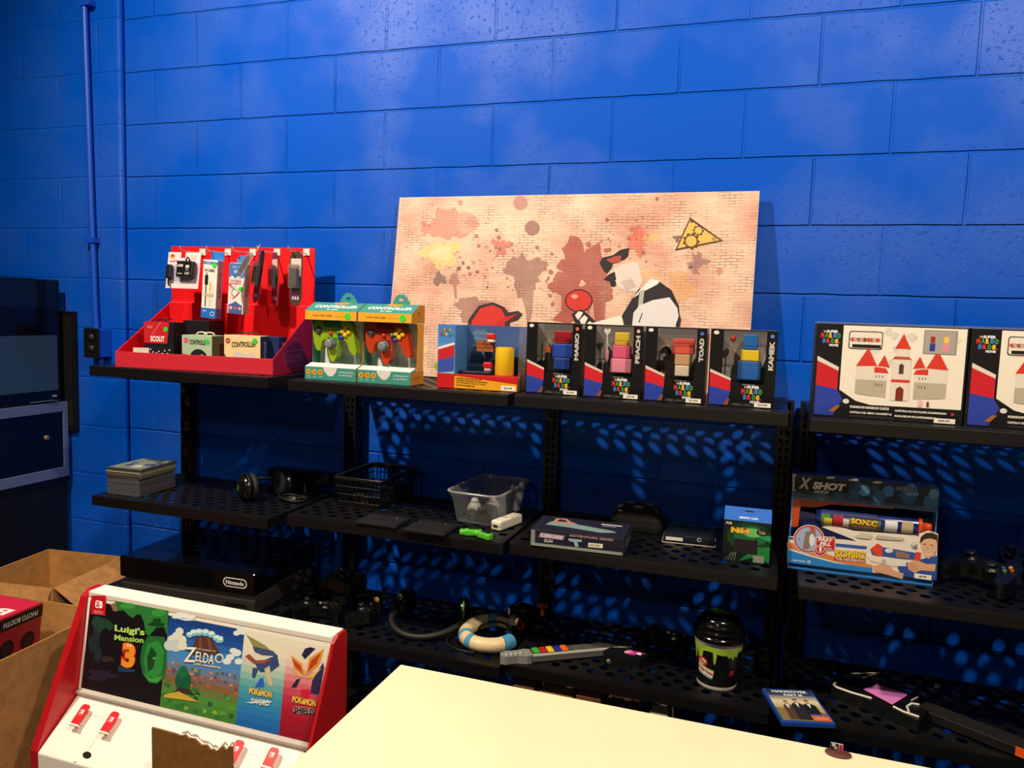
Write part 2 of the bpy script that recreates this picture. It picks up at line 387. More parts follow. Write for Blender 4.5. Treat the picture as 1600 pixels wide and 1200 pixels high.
# ------------------------------------------------------------------ front table, kiosk, cartons
t = thing('table', 'cream topped table with square corner filling the front of the view', 'table', (1.208,-1.9,0))
CREAM = M('#ffe9bd', .4, spec=.35, noise=.06, nscale=9)
MB().box((0,0,.735), (2.1,.9,.76), CREAM).build('table_top', t, bevel=.003)
MB().box((.02,.02,.66), (2.08,.05,.7345), BLK).build('apron', t); MB().box((.02,.85,.66), (2.08,.88,.7345), BLK).build('apron', t)
for lx in (.06, 1.99):
    for ly in (.06, .79): MB().box((lx,ly,0), (lx+.05,ly+.05,.6595), BLK).build('leg', t)
# brown puck shaped object at the table's far edge
p = W(1325, 1172, z=.765)
pk = thing('card_stand', 'small brown round stand holding a pink and white card at the table edge', 'card stand', (W(1310,1176,z=.765).x, -1.019, .7605))
MB().lathe([(.0001,0),(.023,0),(.024,.0015),(.024,.003),(.022,.0045),(.0001,.0045)], M('#5a3026', .5), 24, Matrix.Diagonal((.95,.6,1,1))).build('round_base', pk)
MB().box((-.013,.006,.0046), (.008,.0075,.017), WHITE).build('card', pk)
Art((-.013,.006,.0046)).rect(.0,.0,.014,.0122,'#2a1d22').blot(.005,.009,.003,'#d8cfc4',1,seed=3).blot(.009,.004,.003,'#b9aaa4',1,seed=5).rect(.015,.0,.0205,.0122,'#b02c5c',1).build('card_print', pk)
# --- kiosk
KX0, KX1, KY, KT = .33, 1.043, -1.017, .80
k = thing('demo_kiosk', 'white sloped game demo kiosk with red side panels and game artwork sign', 'display kiosk', (KX0, KY, 0))
kw = KX1-KX0; RED = M('#b3121b', .35, noise=.12, nscale=14)
KW = M('#efe6d8', .45)
# profile in (y,z) of the side panels
prof = [(.055,.0),(.055,.792),(.05,.80),(.018,.80),(-.004,.787),(-.012,.765),(-.155,.455),(-.155,.0)]
for th_, xx in ((.020, -.0222), (.007, kw+.0002)):
    MB().prism([(y, z) for y, z in prof], 0, th_, RED, o=(xx,0,0), u=(0,1,0), v=(0,0,1)).build('side_panel', k, bevel=.003)
MB().box((0,-.001,.7855), (kw,.052,.802), KW).build('top_rail', k, bevel=.003)
MB().hexa([(0,-.036,.558),(kw,-.036,.558),(kw,.03,.558),(0,.03,.558)], [(0,-.001,.785),(kw,-.001,.785),(kw,.03,.785),(0,.03,.785)], KW).build('sign_frame', k)
MB().box((0,-.046,.548), (kw,-.02,.5575), M('#b9b2a8', .4)).build('bottom_rail', k, bevel=.002)
# sloped deck
dn = V((0,-.105,-.1)); 
MB().hexa([(0,-.155,.40),(kw,-.155,.40),(kw,.0,.40),(0,.0,.40)], [(0,-.155,.452),(kw,-.155,.452),(kw,-.035,.5475),(0,-.035,.5475)], KW).build('control_deck', k, bevel=.003)
MB().box((0,-.15,0), (kw,.05,.3995), KW).build('cabinet_body', k)
# deck seams, camera hole and red tabs: placed on the deck plane
dO = V((KX0, KY-.155, .452)); du = V((1,0,0)); dv = V((0,.12,.0955)).normalized(); dnrm = du.cross(dv)
Z7 = (50, 1080, 410/1600)
sm = Art(dO, du, dv, z=Z7)
GR = M('#9b948b', .6)
def seam(a, b, w=.9):
    d = V((b[0]-a[0], b[1]-a[1])); n = V((-d.y, d.x)).normalized()*w; sm.P([(a[0]+n.x,a[1]+n.y),(b[0]+n.x,b[1]+n.y),(b[0]-n.x,b[1]-n.y),(a[0]-n.x,a[1]-n.y)], GR, 0)
seam((565,20),(470,172)); seam((470,172),(330,140)); seam((400,280),(340,365)); seam((1485,235),(1408,398)); seam((1408,398),(1330,380))
sm.build('panel_seam', k)
hl = Art(dO, du, dv, z=Z7); hl.C(336,390,27,'#060505',1,ry=22); hl.C(262,432,9,'#8d857c',1,ry=4); hl.build('cable_hole', k)
for i, (a, bb) in enumerate((((335,88),(285,215)),((510,132),(465,262)),((1262,305),(1225,450)),((1480,352),(1440,470)))):
    a0 = Art(dO, du, dv, z=Z7); x0, y0 = a0.uv((a[0]-4, a[1]+6)); x1, y1 = a0.uv((bb[0]-18, bb[1]))
    # tab raised off the deck on two pins
    T0 = V((0,0,0))
    o3 = lambda x, y, hgt: V((KX0, KY-.155, .452)) + du*x + dv*y + dnrm*hgt
    wdt = .024; mb = MB(); xm = (x0+x1)/2
    prf = []
    L0 = abs(y0-y1)
    for (px_, py_) in ((0,0),(wdt,0),(wdt,L0-.006),(wdt-.002,L0-.002),(wdt-.006,L0),(.006,L0),(.002,L0-.002),(0,L0-.006)): prf.append((px_, py_))
    yl = min(y0, y1)
    mb.prism([(xm+px_, yl+py_) for px_, py_ in prf], .016, .019, M('#d3161d', .4), o=dO, u=du, v=dv)
    tb = mb.build('red_tab', k, world=True)
    m2 = MB().prism([(xm-.002,yl-.004),(xm+wdt+.002,yl-.004),(xm+wdt+.002,yl-.0005),(xm-.002,yl-.0005)], .012, .022, WHITE, o=dO, u=du, v=dv)
    m2.build('label_holder', tb, world=True)
    m3_ = MB()
    for sx in (.005, wdt-.005): m3_.tube([dO+du*(xm+sx)+dv*(yl+.006), dO+du*(xm+sx)+dv*(yl+.006)+dnrm*.0158], .0012, WHITE, 6)
    m3_.build('pin', tb, world=True)
    lo = Art(dO+dnrm*.0191, du, dv)
    cx, cy = xm+wdt/2, yl+L0*.62; s = .0042
    lo.rr(cx-s*1.25, cy-s*1.2, cx-s*.12, cy+s*1.2, s*.5, '#ffffff', 0); lo.rr(cx-s*1.02, cy-s*.97, cx-s*.3, cy+s*.97, s*.35, '#d3161d', 1); lo.C(cx-s*.66, cy+s*.45, s*.24, '#ffffff', 2)
    lo.rr(cx+s*.12, cy-s*1.2, cx+s*1.25, cy+s*1.2, s*.5, '#ffffff', 0); lo.C(cx+s*.68, cy-s*.15, s*.28, '#d3161d', 1)
    lo.T('SWITCH', (cx-.006, cy-.0075), (cx+.006, cy-.0075), .0018, '#f7c9c4', 0); lo.build('logo', tb, world=True)
# --- sign artwork, measured off two crops of the photo
so = V((KX0, KY-.0362, .558)); sv = V((0,.035,.227)).normalized()
ZA = (130, 900, 220/1320); ZB = (340, 950, 220/1320); ZC = (0, 840, .35)
A = Art(so, (1,0,0), sv, z=ZA); sh = .2275
def sx(px, py):  # metres along the sign at a photo pixel
    B = Art(so, (1,0,0), sv, z=(0,0,1)); return B.uv((px, py))[0]
xa, xb, xc, xd, xe = sx(140,935)+.004, sx(262,985), sx(380,1010), sx(448,1020), kw-.006
A2 = Art(so, (1,0,0), sv); y0_, y1_ = .004, sh-.004
A2.rect(xa,y0_,xb,y1_,'#120e14'); A2.grad(xb,y0_,xc,y1_,['#3f7d33','#4e8a3a','#8a5a3e','#5c86b8','#3f86c8','#1f4f9c','#1c3f86'],14)
A2.grad(xc,y0_,xd,y1_,['#1c62ae','#2a7fb8','#4aa0a8','#a8c4b0','#e6ddc4','#e8dfc8'],14); A2.grad(xd,y0_,xe,y1_,['#8f1226','#a5162e','#c0304a','#d87a80','#e8d3bf','#e9dfc8'],14)
A.mb = A2.mb
# panel 1: slime
A.P([(300,232),(800,320),(790,560),(760,480),(690,480),(620,560),(590,545),(570,430),(540,360),(500,360),(470,395),(430,370),(380,320),(340,325),(310,300)], '#2c7a33', 1)
A.C(420,280,70,'#3f9a3e',2,ry=28); A.C(710,345,70,'#3a9440',2,ry=35); A.blot(690,440,60,'#15401f',2,ry=38,seed=2,rough=.6)
A.P([(610,560),(760,570),(790,650),(785,850),(760,960),(690,1010),(620,1000),(560,920),(535,800),(550,660)], '#1f6a2c', 1); A.P([(600,640),(700,600),(760,700),(740,900),(680,960),(600,930),(570,800)],'#2f8a3c',2); A.P([(640,660),(690,720),(660,860),(610,900),(600,760)],'#14461f',3); A.P([(560,900),(640,960),(760,930),(700,1000),(620,990)],'#3f9a48',3); A.C(668,770,12,'#8ad08a',4,ry=8)
A.P([(255,265),(300,250),(330,330),(285,330)], '#8a6a52', 1); A.blot(170,930,130,'#241f33',1,ry=50,seed=4,rough=.5); A.blot(120,620,50,'#1c2a30',1,ry=190,seed=6,rough=.6); A.P([(330,840),(490,880),(480,900),(330,900)],'#1d3a5c',2)
A.P([(75,440),(110,370),(240,410),(300,470),(250,520),(210,480),(150,540),(110,480)],'#1f4230',1); A.blot(230,780,60,'#332a26',1,ry=26,seed=8)
A.T("Luigi's",(300,492),(580,535),78,'#bfe36a',5,bold=.03,out='#1c3a12'); A.T('Mansion',(298,572),(570,602),52,'#a8d85a',5,bold=.03,out='#1c3a12'); A.T('3',(368,735),(492,755),232,'#f0942a',5,bold=.05,out='#c22f1a'); A.C(425,648,9,'#f8e0a0',8,ry=14); A.C(452,654,9,'#f8e0a0',8,ry=14)
A.rect(82,182,219,205,'#c4131f',6); A.P([(82,182),(220,205),(213,372),(74,355)], '#c4131f', 6)
A.P([(124,232),(148,225),(150,300),(124,297),(118,270)], '#ffffff', 7); A.P([(130,240),(144,236),(145,290),(130,288)], '#c4131f', 8); A.C(137,256,5,'#ffffff',9); A.P([(157,230),(183,240),(187,280),(178,302),(157,300)], '#ffffff', 7); A.C(172,272,6,'#c4131f',8); A.T('NINTENDO',(105,322),(190,335),12,'#f3c0bb',7); A.T('SWITCH',(105,340),(190,352),14,'#f3c0bb',7)
# panel 2: island landscape
for x_, y_, r_, f_ in ((900,370,45,.6),(960,365,40,.8),(1010,385,45,.5),(870,385,35,.4)): A.C(x_,y_,r_,'#e9efe6',2,ry=r_*f_)
A.P([(820,380),(1070,415),(960,420)], '#cfe4e6', 2)
for x_, y_, r_ in ((905,520,38),(880,570,48),(835,600,45),(925,600,45),(870,650,60),(810,650,50),(930,650,45)): A.C(x_,y_,r_,'#e3e0cf' if r_ < 50 else '#c9d2d2',2)
A.P([(1020,680),(1060,575),(1140,560),(1200,580),(1260,680),(1290,740),(1000,740)], '#5a362c', 2); A.P([(1080,600),(1110,570),(1120,680),(1090,690)],'#7a4a38',3); A.P([(1160,580),(1190,590),(1215,690),(1185,690)],'#7a4a38',3)
for x_, y_, r_ in ((1000,550,32),(1040,530,38),(1090,525,40),(1150,528,40),(1205,545,38),(1255,580,36),(1290,600,30)): A.C(x_,y_,r_,'#7fc4d4',4,ry=r_*.85); A.C(x_,y_-10,r_*.75,'#dcefe9',5,ry=r_*.45)
q2 = random.Random(3)
for i in range(46):
    u_ = q2.uniform(xb+.004, xc-.004); v_ = q2.uniform(.07,.115); A2.rect(u_-.004, v_-.003, u_+.004, v_+.003, q2.choice(['#c8643c','#a84f3a','#6a4a5e','#3f7a3c','#d08a5a','#4a5a7a']), 2)
for i in range(26):
    u_ = q2.uniform(xb+.006, xc-.006); v_ = q2.uniform(.008,.065); A2.blot(u_, v_, q2.uniform(.004,.011), q2.choice(['#4f9a3a','#2f6f36','#7fae3c','#c8a23a','#245a34']), 3, ry=.005, seed=i)
A.C(940,980,75,'#14593c',4,ry=105); A.C(940,900,45,'#1c6a48',5,ry=60); A.P([(900,1040),(1000,1060),(1060,1120),(850,1090)],'#3a2f22',4); A.P([(760,1110),(900,1080),(1090,1180),(760,1135)],'#c9a53c',5)
A.T('THE LEGEND OF',(1062,680),(1245,705),13,'#f2efe2',6); A.T('Z',(945,732),(1070,738),140,'#f4f1e4',6,bold=.01,out='#2f4a5a',shear=.15); A.T('ELDA',(1060,748),(1232,785),92,'#f4f1e4',6,bold=.012,out='#2f4a5a'); A.T("Link's Awakening",(1045,820),(1290,858),34,'#f4f1e4',6,bold=.01,out='#2f4a5a')
Bz = Art(so, (1,0,0), sv, z=ZB); Bz.mb = A.mb
for x_, y_, r_ in ((215,195,42),(235,220,50),(180,235,40),(150,400,45),(180,420,55),(120,460,50),(90,500,50),(200,500,50),(30,280,30),(10,300,40)): Bz.C(x_,y_,r_*.8,'#dfe6e0',2,ry=r_*.6)
Bz.C(20,470,40,'#e9e6da',6,ry=44); Bz.C(20,470,28,'#3f5f86',7,ry=30)
# panels 3 and 4: plain sweeping colour shapes
Bz.P([(272,250),(450,350),(520,420),(400,430),(340,370)], '#8f8f4e', 2); Bz.P([(330,360),(520,400),(570,450),(420,440),(350,410)], '#3f4f7a', 3); Bz.P([(258,450),(300,430),(360,490),(510,480),(440,520),(340,520)], '#9c4a3c', 3); Bz.P([(350,520),(560,440),(580,540),(500,600),(400,600)], '#37497c', 2); Bz.P([(440,570),(490,540),(520,740),(480,720)], '#cdbf9a', 3); Bz.P([(330,560),(390,560),(350,660),(325,650)],'#37497c',2); Bz.P([(400,660),(430,650),(440,740),(350,740)],'#2a5fc0',3)
for p_ in ([(690,440),(790,520),(820,640),(720,560)],[(1000,380),(860,470),(830,640),(960,520)]): Bz.P(p_, '#d8962c', 3)
for p_ in ([(700,470),(780,540),(800,610),(730,550)],[(970,420),(880,490),(845,600),(930,520)],[(690,560),(810,650),(760,640)],[(980,560),(830,660),(900,650)]): Bz.P(p_, '#c0391e' if p_[0][1] < 500 else '#e0b850', 4)
Bz.P([(820,380),(870,365),(920,380),(880,420),(820,480),(790,440)], '#2a2440', 2); Bz.P([(740,670),(780,660),(740,745),(690,745)], '#2a2440', 2); Bz.P([(890,680),(990,510),(1000,560),(950,810),(870,800)], '#332a52', 2); Bz.P([(780,760),(870,760),(860,840),(790,840)],'#d41a3a',2)
Bz.T('POKéMON',(300,772),(512,812),62,'#f2c84a',5,bold=.04,out='#23356e'); Bz.T('SWORD',(315,868),(490,890),56,'#e8f0f2',5,bold=.03,out='#101a30',shear=.15); Bz.P([(265,880),(510,872),(510,882),(300,888)], '#e8f0f2', 8)
Bz.T('POKéMON',(705,850),(925,895),62,'#f2c84a',5,bold=.04,out='#4a1420'); Bz.T('SHIELD',(715,950),(912,975),62,'#2a0a12',5,bold=.05,out='#f0dcd8')
A.mb.build('sign_print', k, world=True)
# --- cartons on the floor
def carton(name, label, loc, rotz, w, d, h, flaps, z0=0):
    c = thing(name, label, 'cardboard box', loc, rotz, 'open cardboard boxes'); t = .004
    mb = MB().box((0,0,0), (w,d,t), CARD)
    mb.box((0,0,t), (w,t,h), CARD); mb.box((0,d-t,t), (w,d,h), CARDIN); mb.box((0,t,t), (t,d-t,h), CARDIN); mb.box((w-t,t,t), (w,d-t,h), CARD)
    mb.build('box_body', c)
    for side, ang, ln in flaps:
        a = R(ang); s, q = math.sin(a)*ln, math.cos(a)*ln; g = .006
        if side == 'f': p0, p1, dv_ = V((g,0,h+.001)), V((w-g,0,h+.001)), V((0,-q,s))
        if side == 'b': p0, p1, dv_ = V((w-g,d,h+.001)), V((g,d,h+.001)), V((0,q,s))
        if side == 'l': p0, p1, dv_ = V((0,d-g,h+.001)), V((0,g,h+.001)), V((-q,0,s))
        if side == 'r': p0, p1, dv_ = V((w,g,h+.001)), V((w,d-g,h+.001)), V((q,0,s))
        u_ = (p1-p0).normalized(); L = (p1-p0).length
        MB().prism([(0,0),(L,0),(L-.012,dv_.length),(.012,dv_.length)], 0, .003, CARD, o=p0, u=u_, v=dv_.normalized()).build('flap', c)
    return c
carton('cardboard_box', 'open brown cardboard box standing at the foot of the black cabinet', (-.672,-.60,0), R(8), .335, .36, .55, [('f',-70,.12),('r',-38,.12),('l',-78,.10)])
c2 = carton('cardboard_box', 'open brown cardboard box holding the tilted red box, left of the kiosk', (-.36,-1.30,0), R(4), .47, .55, .60, [('l',-80,.12)])
# red box in the carton
rb = thing('product_box', 'red and black printed box tilted inside the left cardboard box', 'box', (-.345,-1.06,.03), rot=(R(-4),R(5),R(10)))
MB().box((0,0,0), (.22,.2,.62), M('#8c1026', .4)).build('box_body', rb, bevel=.002)
aa = Art((.22,0,.33), (0,1,0), (0,0,1)); aa.rect(0,.25,.2,.285,'#101012'); aa.T('PHOTO BOOTH',(.18,.267),(.05,.267),.016,'#cfc7c0',1,bold=.02); aa.C(.15,.19,.028,'#160a10',1); aa.C(.07,.19,.028,'#160a10',1); aa.C(.15,.19,.018,'#2a1418',2); aa.C(.07,.19,.018,'#2a1418',2)
for i in range(5): aa.rect(.03,.04+i*.018,.17-.02*(i % 2),.044+i*.018,'#b0485a',1)
aa.build('side_print', rb)
bb = Art((0,0,.62), (1,0,0), (0,1,0)); bb.rect(.004,.004,.216,.196,'#c8213e'); bb.T('Be',(.20,.09),(.12,.09),.05,'#f2e6e0',1,bold=.04); bb.build('top_print', rb)
# torn flap carton in front of the kiosk
p0, p1 = W(240,1200,y=-1.33), W(365,1200,y=-1.33)
pa, pb = W(246,1137,y=-1.33), W(365,1169,y=-1.33)
zt = .60
c3 = thing('cardboard_box', 'brown cardboard box with one torn raised flap in front of the white kiosk', 'cardboard box', (p0.x,-1.66,0), 0, 'open cardboard boxes'); w3 = pb.x-p0.x
mb = MB()
for a_, b_ in (((0,0,0),(w3,.33,.004)),((0,0,.004),(w3,.004,zt)),((0,.326,.004),(w3,.33,zt)),((0,.004,.004),(.004,.326,zt)),((w3-.004,.004,.004),(w3,.326,zt))): mb.box(a_, b_, CARD)
mb.build('box_body', c3)
q3 = random.Random(11); top = []
n_ = 26
for i in range(n_+1):
    f_ = i/n_; h_ = (pa.z*(1-f_)+pb.z*f_)-zt + (0 if f_ < .33 else q3.uniform(-.006,.004)) - (.008 if .6 < f_ < .85 else 0); top.append((f_*w3, h_))
MB().prism([(0,.001),(w3,.001)]+top[::-1], 0, .004, M('#8a5f30', .9, noise=.3, nscale=40, spec=.1), o=(0,.33,zt), u=(1,0,0), v=(0,0,1)).build('torn_flap', c3)
MB().prism([(f[0], f[1]-.001) for f in top[9:]]+[(f[0], f[1]+(.005 if i % 3 else .002)) for i, f in enumerate(top[9:])][::-1], -.0015, -.0005, M('#e2d6c4', .9), o=(0,.334,zt), u=(1,0,0), v=(0,0,1)).build('torn_paper_edge', c3)
# ------------------------------------------------------------------ television and cabinet at the far left (they face right)
X = -.83
cb = thing('media_cabinet', 'black cabinet with grey framed glass door under the television', 'cabinet', (X,-.055,0))
MB().box((-.5,-.75,0), (-.003,0,1.115), BLK).build('cabinet_body', cb, bevel=.003)
d_ = MB(); FR = M('#5a6a92', .45, metal=.2)
d_.box((-.0025,-.75,1.075), (.008,-.0,1.115), FR); d_.box((-.0025,-.75,.80), (.008,0,.842), FR); d_.box((-.0025,-.022,.8425), (.008,0,1.0745), FR)
dr = d_.build('door_frame', cb, bevel=.002)
MB().box((-.0025,-.75,.8425), (.002,-.0225,1.0745), M('#05060a', .08, spec=.6)).build('glass_pane', dr)
MB().lathe([(.0001,0),(.011,0),(.011,.006),(.009,.008),(.0001,.008)], M('#a8926a', .35, metal=.7), 18, Matrix.Translation((.002,-.10,.975)) @ Matrix.Rotation(R(90), 4, 'Y')).build('lock', dr)
tv = thing('television', 'glossy black television with screen painted as a blue grey reflection on the media cabinet', 'television', (X,-.075,1.117))
MB().box((-.10,-.72,0), (.0,0,.50), M('#060709', .15, spec=.5)).build('housing', tv, bevel=.006)
MB().box((.0005,-.70,.05), (.003,-.02,.275), M('#2c4258', .25, spec=.5)).build('screen', tv)  # blue grey reflection put into the colour of the black front
MB().box((.0005,-.70,.385), (.003,-.02,.49), M('#0c1220', .08, spec=.6)).build('upper_panel', tv)
MB().box((.0005,-.046,.022), (.002,-.026,.03), M('#8a8a8c', .4)).build('badge', tv)
MB().tube([(-.05,-.40,.004),(-.02,-.2,.006),(.006,-.12,.008),(.012,-.06,.01),(.01,-.03,.004)], .003, M('#3a4a6a', .5), 8).build('cable', tv)
bp_ = thing('wall_panel_board', 'flat black board on the wall right of the television', 'board', (W(117,600,y=-.05).x-.1,-.0305,.99))
MB().box((-.06,-.02,0), (.10,0,.5), BLK).build('board', bp_, bevel=.002); MB().box((-.05,-.0225,.02), (.09,-.0205,.48), DARK).build('board_face', bp_)
# ------------------------------------------------------------------ top shelf: red counter display
ZT = [1.3185, 1.3175, 1.3195, 1.3115]
DR = thing('counter_display', 'red cardboard counter display tray with tall hook panel at the left end', 'display stand', (-.155,-.452,ZT[0]), R(6.5))
dw, dd, t = .585, .298, .004
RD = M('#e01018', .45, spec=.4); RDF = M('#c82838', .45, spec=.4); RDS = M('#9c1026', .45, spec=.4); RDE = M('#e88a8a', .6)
MB().box((0,0,0), (dw,t,.052), RDF).build('front_wall', DR, bevel=.0008)
MB().box((0,t,0), (dw,dd,.003), RD).build('tray_floor', DR)
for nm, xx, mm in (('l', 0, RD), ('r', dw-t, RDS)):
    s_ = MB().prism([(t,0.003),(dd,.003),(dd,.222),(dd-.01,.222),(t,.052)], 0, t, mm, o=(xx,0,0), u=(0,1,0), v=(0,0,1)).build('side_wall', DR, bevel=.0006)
    if nm == 'r':
        l_ = Art((dw,0,0), (0,1,0), (0,0,1)); pk_ = '#c46a78'
        l_.rr(.075,.036,.205,.076,.018,pk_,0); l_.rr(.079,.040,.201,.072,.015,RDS,1); l_.T('Nintendo',(.088,.056),(.192,.056),.021,pk_,2,bold=.02); l_.build('logo', s_)
MB().box((.004,dd-t,.2225), (dw-.004,dd,.43), RD).build('hook_panel', DR, bevel=.0006)
MB().box((.004,dd-.018,.003), (dw-.004,dd-.014,.222), RD).build('back_wall', DR)
MB().prism([(dd-.018,.222),(dd-t-.0002,.222),(dd-t-.0002,.2265)], 0, dw-.008, M('#f03038',.5), o=(.004,0,0), u=(0,1,0), v=(0,0,1)).build('panel_fold', DR)
yb = dd-t
HOOKX = []
dinv = DR.matrix_basis.inverted()
def on_display(px, py, yl):
    """display-local point at local depth yl under a photo pixel"""
    o, d = dinv @ CP, dinv.to_3x3() @ ray(px, py); return o + d*((yl-o.y)/d.y)
HK = M('#d8c8b8', .35, metal=.3)
for px in (281, 322, 362.5, 402, 450):
    p = on_display(px, 389, .16); x, z = p.x, p.z
    h_ = MB().tube([(x,yb-.001,z-.004),(x,.2,z-.006),(x,.172,z-.004),(x,.163,z+.002),(x,.161,z+.010)], .0022, HK, 8).build('hook', DR)
    q_ = on_display(px+14, 396, yb-.002)
    MB().box((x-.011,yb-.004,z-.012), (x+.013,yb-.0005,z+.012), M('#e8dccf', .5)).build('hook_plate', h_); HOOKX.append((x, z-.004))
# goods hanging on the hooks and standing in the tray; built in the display's own axes
DM = DR.matrix_basis
def hung(name, label, cat, p, rx=0, ry=0, rz=0, group=None):
    o = thing(name, label, cat, (0,0,0)); o.matrix_basis = DM @ Matrix.Translation(p) @ Matrix.Rotation(R(rz),4,'Z') @ Matrix.Rotation(R(rx),4,'X') @ Matrix.Rotation(R(ry),4,'Y'); return o
GD = M('#35d23a', .5)
# adapter blister pack
p = on_display(263.5, 394, .170)
a_ = hung('power_adapter_pack', 'blister pack with black plug adapter hanging at the left end of the red display', 'packaged adapter', (p.x, .172, p.z), rx=-9)
wA, hA = .128, .128
MB().prism([(0,0),(.05,0),(.05,-.02),(.068,-.02),(.068,0),(wA,0),(wA,-hA),(0,-hA)], 0, .0012, M('#e4d2d8', .5), u=(1,0,0), v=(0,0,1)).build('backing_card', a_)
q_ = Art((0,-.0013,0)); q_.grad(.004,-.035,wA-.004,-hA+.004,['#dccbd6','#a497c4','#b6a6c6','#e6d6d4'],8); q_.C(.017,-.014,.010,'#e88a1e',1,ry=.008); q_.C(.017,-.012,.006,'#c4301e',2,ry=.004); q_.T('ADAPTER',(.006,-.032),(.045,-.032),.007,'#b84a4a',1,bold=.02); q_.rect(.085,-.010,.112,-.024,'#e8c0b0',1); q_.build('card_print', a_)
MB().box((.052,-.026,-.092), (.118,-.0035,-.034), M('#141416', .3)).build('adapter_body', a_, bevel=.006)
q_ = Art((0,-.0262,0)); q_.T('SUPER',(.058,-.052),(.080,-.052),.009,'#e4e0dc',0,bold=.03,shear=.2); q_.rect(.060,-.078,.078,-.082,'#a8a4a0'); q_.rect(.090,-.050,.104,-.060,'#d0ccc8'); q_.T('AC',(.091,-.066),(.103,-.066),.006,'#d0ccc8',0); q_.rect(.088,-.074,.106,-.084,'#8a8682'); q_.build('body_lettering', a_)
m_ = MB().tube([(.082,-.012,-.036),(.080,-.014,-.028),(.086,-.014,-.020),(.094,-.014,-.028),(.092,-.012,-.036)], .003, BLK, 8); m_.tube([(.017,-.012,-.096),(.018,-.013,-.112),(.020,-.010,-.122)], .003, BLK, 8); m_.build('cord', a_)
MB().hexa([(.008,-.022,-.096),(.030,-.022,-.096),(.030,-.003,-.096),(.008,-.003,-.096)], [(.006,-.018,-.046),(.026,-.018,-.046),(.026,-.003,-.046),(.006,-.003,-.046)], M('#17171a', .3)).build('plug', a_, bevel=.004)
MB().box((.044,-.032,-.108), (.126,-.0025,-.030), clear_mat(refl=.05)).build('blister', a_, bevel=.008)
# two cable boxes
def cable_box(px0, py0, px1, py1, label, kind):
    a, b = on_display(px0, py0, .165), on_display(px1, py1, .150); w, h = abs(b.x-a.x), a.z-b.z; w = {0:.056, 1:.060}[kind]; d = .036
    o = hung('cable_box', label, 'packaged cable', (a.x, .186, a.z-h), rx=0); o.matrix_basis = DM @ Matrix.Translation((a.x,.176,a.z-h)) @ Matrix.Rotation(R(3.5),4,'Y')
    bod = M('#ece4da', .45) if kind == 0 else M('#e8dcd6', .45)
    sd = M('#a07a86' if kind == 0 else '#b88a80', .5)
    mb = MB(); mb.box((0,-d/2,0), (w-.0004,d/2,h), bod); mb.build('carton', o, bevel=.001)
    s_ = Art((w-.0004,-d/2,0), (0,1,0), (0,0,1)); s_.rect(.001,.001,d-.001,h-.001,sd); s_.T('AV CABLE',(d*.5,h*.80),(d*.5,h*.35),.010,'#5a3440',1,bold=.02)
    if kind == 0: s_.rect(.001,.001,d-.001,.034,'#4a5a9a',1)
    s_.build('side_print', o)
    f = Art((0,-d/2,0))
    if kind == 0:
        f.rect(0,h-.006,w,h-.016,'#2f86d0'); f.T('CABLE CO',(.012,h-.011),(.030,h-.011),.005,'#e8f0f8',1); f.T('AV CABLE',(.006,h-.036),(.046,h-.036),.010,'#26262a',1,bold=.03)
        f.rect(0,0,w,.035,'#1f6cc0'); f.T('READY',(.006,.024),(.022,.024),.005,'#e8f0f8',1); f.C(.044,.016,.008,'#dfe8f2',1); f.C(.044,.016,.006,'#1f6cc0',2)
        f.rect(.013,.040,.017,.118,'#1c1c1e',1); f.rr(.009,.115,.022,.150,.004,'#1c1c1e',2); f.rect(.013,.150,.018,.160,'#8a8a8c',2)
        f.rect(.030,.040,.032,.100,'#b89a5a',1); f.rr(.028,.095,.034,.125,.002,'#d4b44a',2); f.rect(.040,.040,.042,.110,'#c8c4c0',1); f.rr(.038,.095,.044,.115,.002,'#dcd8d4',2); f.rect(.008,.076,.046,.086,'#c0b490',3)
    else:
        f.P([(0,h-.001),(w,h-.001),(w,h-.046),(w*.8,h-.052),(w*.6,h-.043),(w*.4,h-.052),(w*.2,h-.044),(0,h-.052)],'#3f78b8'); f.T('HD',(.020,h-.030),(.034,h-.030),.011,'#e8f0f8',1,bold=.03); f.T('CABLE CO',(.010,h-.014),(.040,h-.014),.005,'#dfe8f2',1)
        f.T('AV CABLE',(.006,h-.062),(.048,h-.062),.009,'#b86a74',1,bold=.02); f.rect(.006,h-.070,.048,h-.072,'#4a4a6a',1)
        f.P([(0,.098),(.018,.085),(.020,.088),(.004,.106)],'#b0506a',1); f.C(.026,.072,.014,'#8a6a7a',1); f.C(.026,.072,.011,'#e8dcd6',2); f.P([(.016,.052),(.044,.078),(.046,.075),(.020,.050)],'#c05a70',3)
        f.P([(.004,.0),(w-.004,.0),(w-.004,.030),(w*.7,.036),(w*.5,.044),(w*.3,.036),(.004,.030)],'#4a5a9a',1)
        for i, c_ in enumerate(('#e0b0b8','#c05a50','#d0a0c0')): f.C(.013+i*.017,.020,.0055,c_,2)
    f.build('front_print', o); g_ = Art((0,-d/2,0)); g_.C(w-.012,h-(.018 if kind == 0 else .088),.0085,GD,5); g_.build('green_dot_sticker', o)
    tb = M('#1f74c8' if kind == 0 else '#3f78b8', .5)
    if kind == 0: MB().prism([(.006,.0005),(w,.0005),(w,.030),(.006,.030)], 0, .0012, tb, o=(0,d/2,h), u=(1,0,0), v=(0,0,1)).build('hang_tab', o)
    else: MB().prism([(.004,.0005),(w-.004,.0005),(w-.006,.020),(w-.016,.028),(.016,.028),(.008,.018)], 0, .0012, tb, o=(0,d/2,h), u=(1,0,0), v=(0,0,1)).build('hang_tab', o)
cable_box(315, 405, 345, 497, 'tall white and blue cable box hanging on the second hook of the red display', 0)
cable_box(356.5, 410, 380, 490, 'pale cable box with blue scalloped top hanging on the third hook', 1)
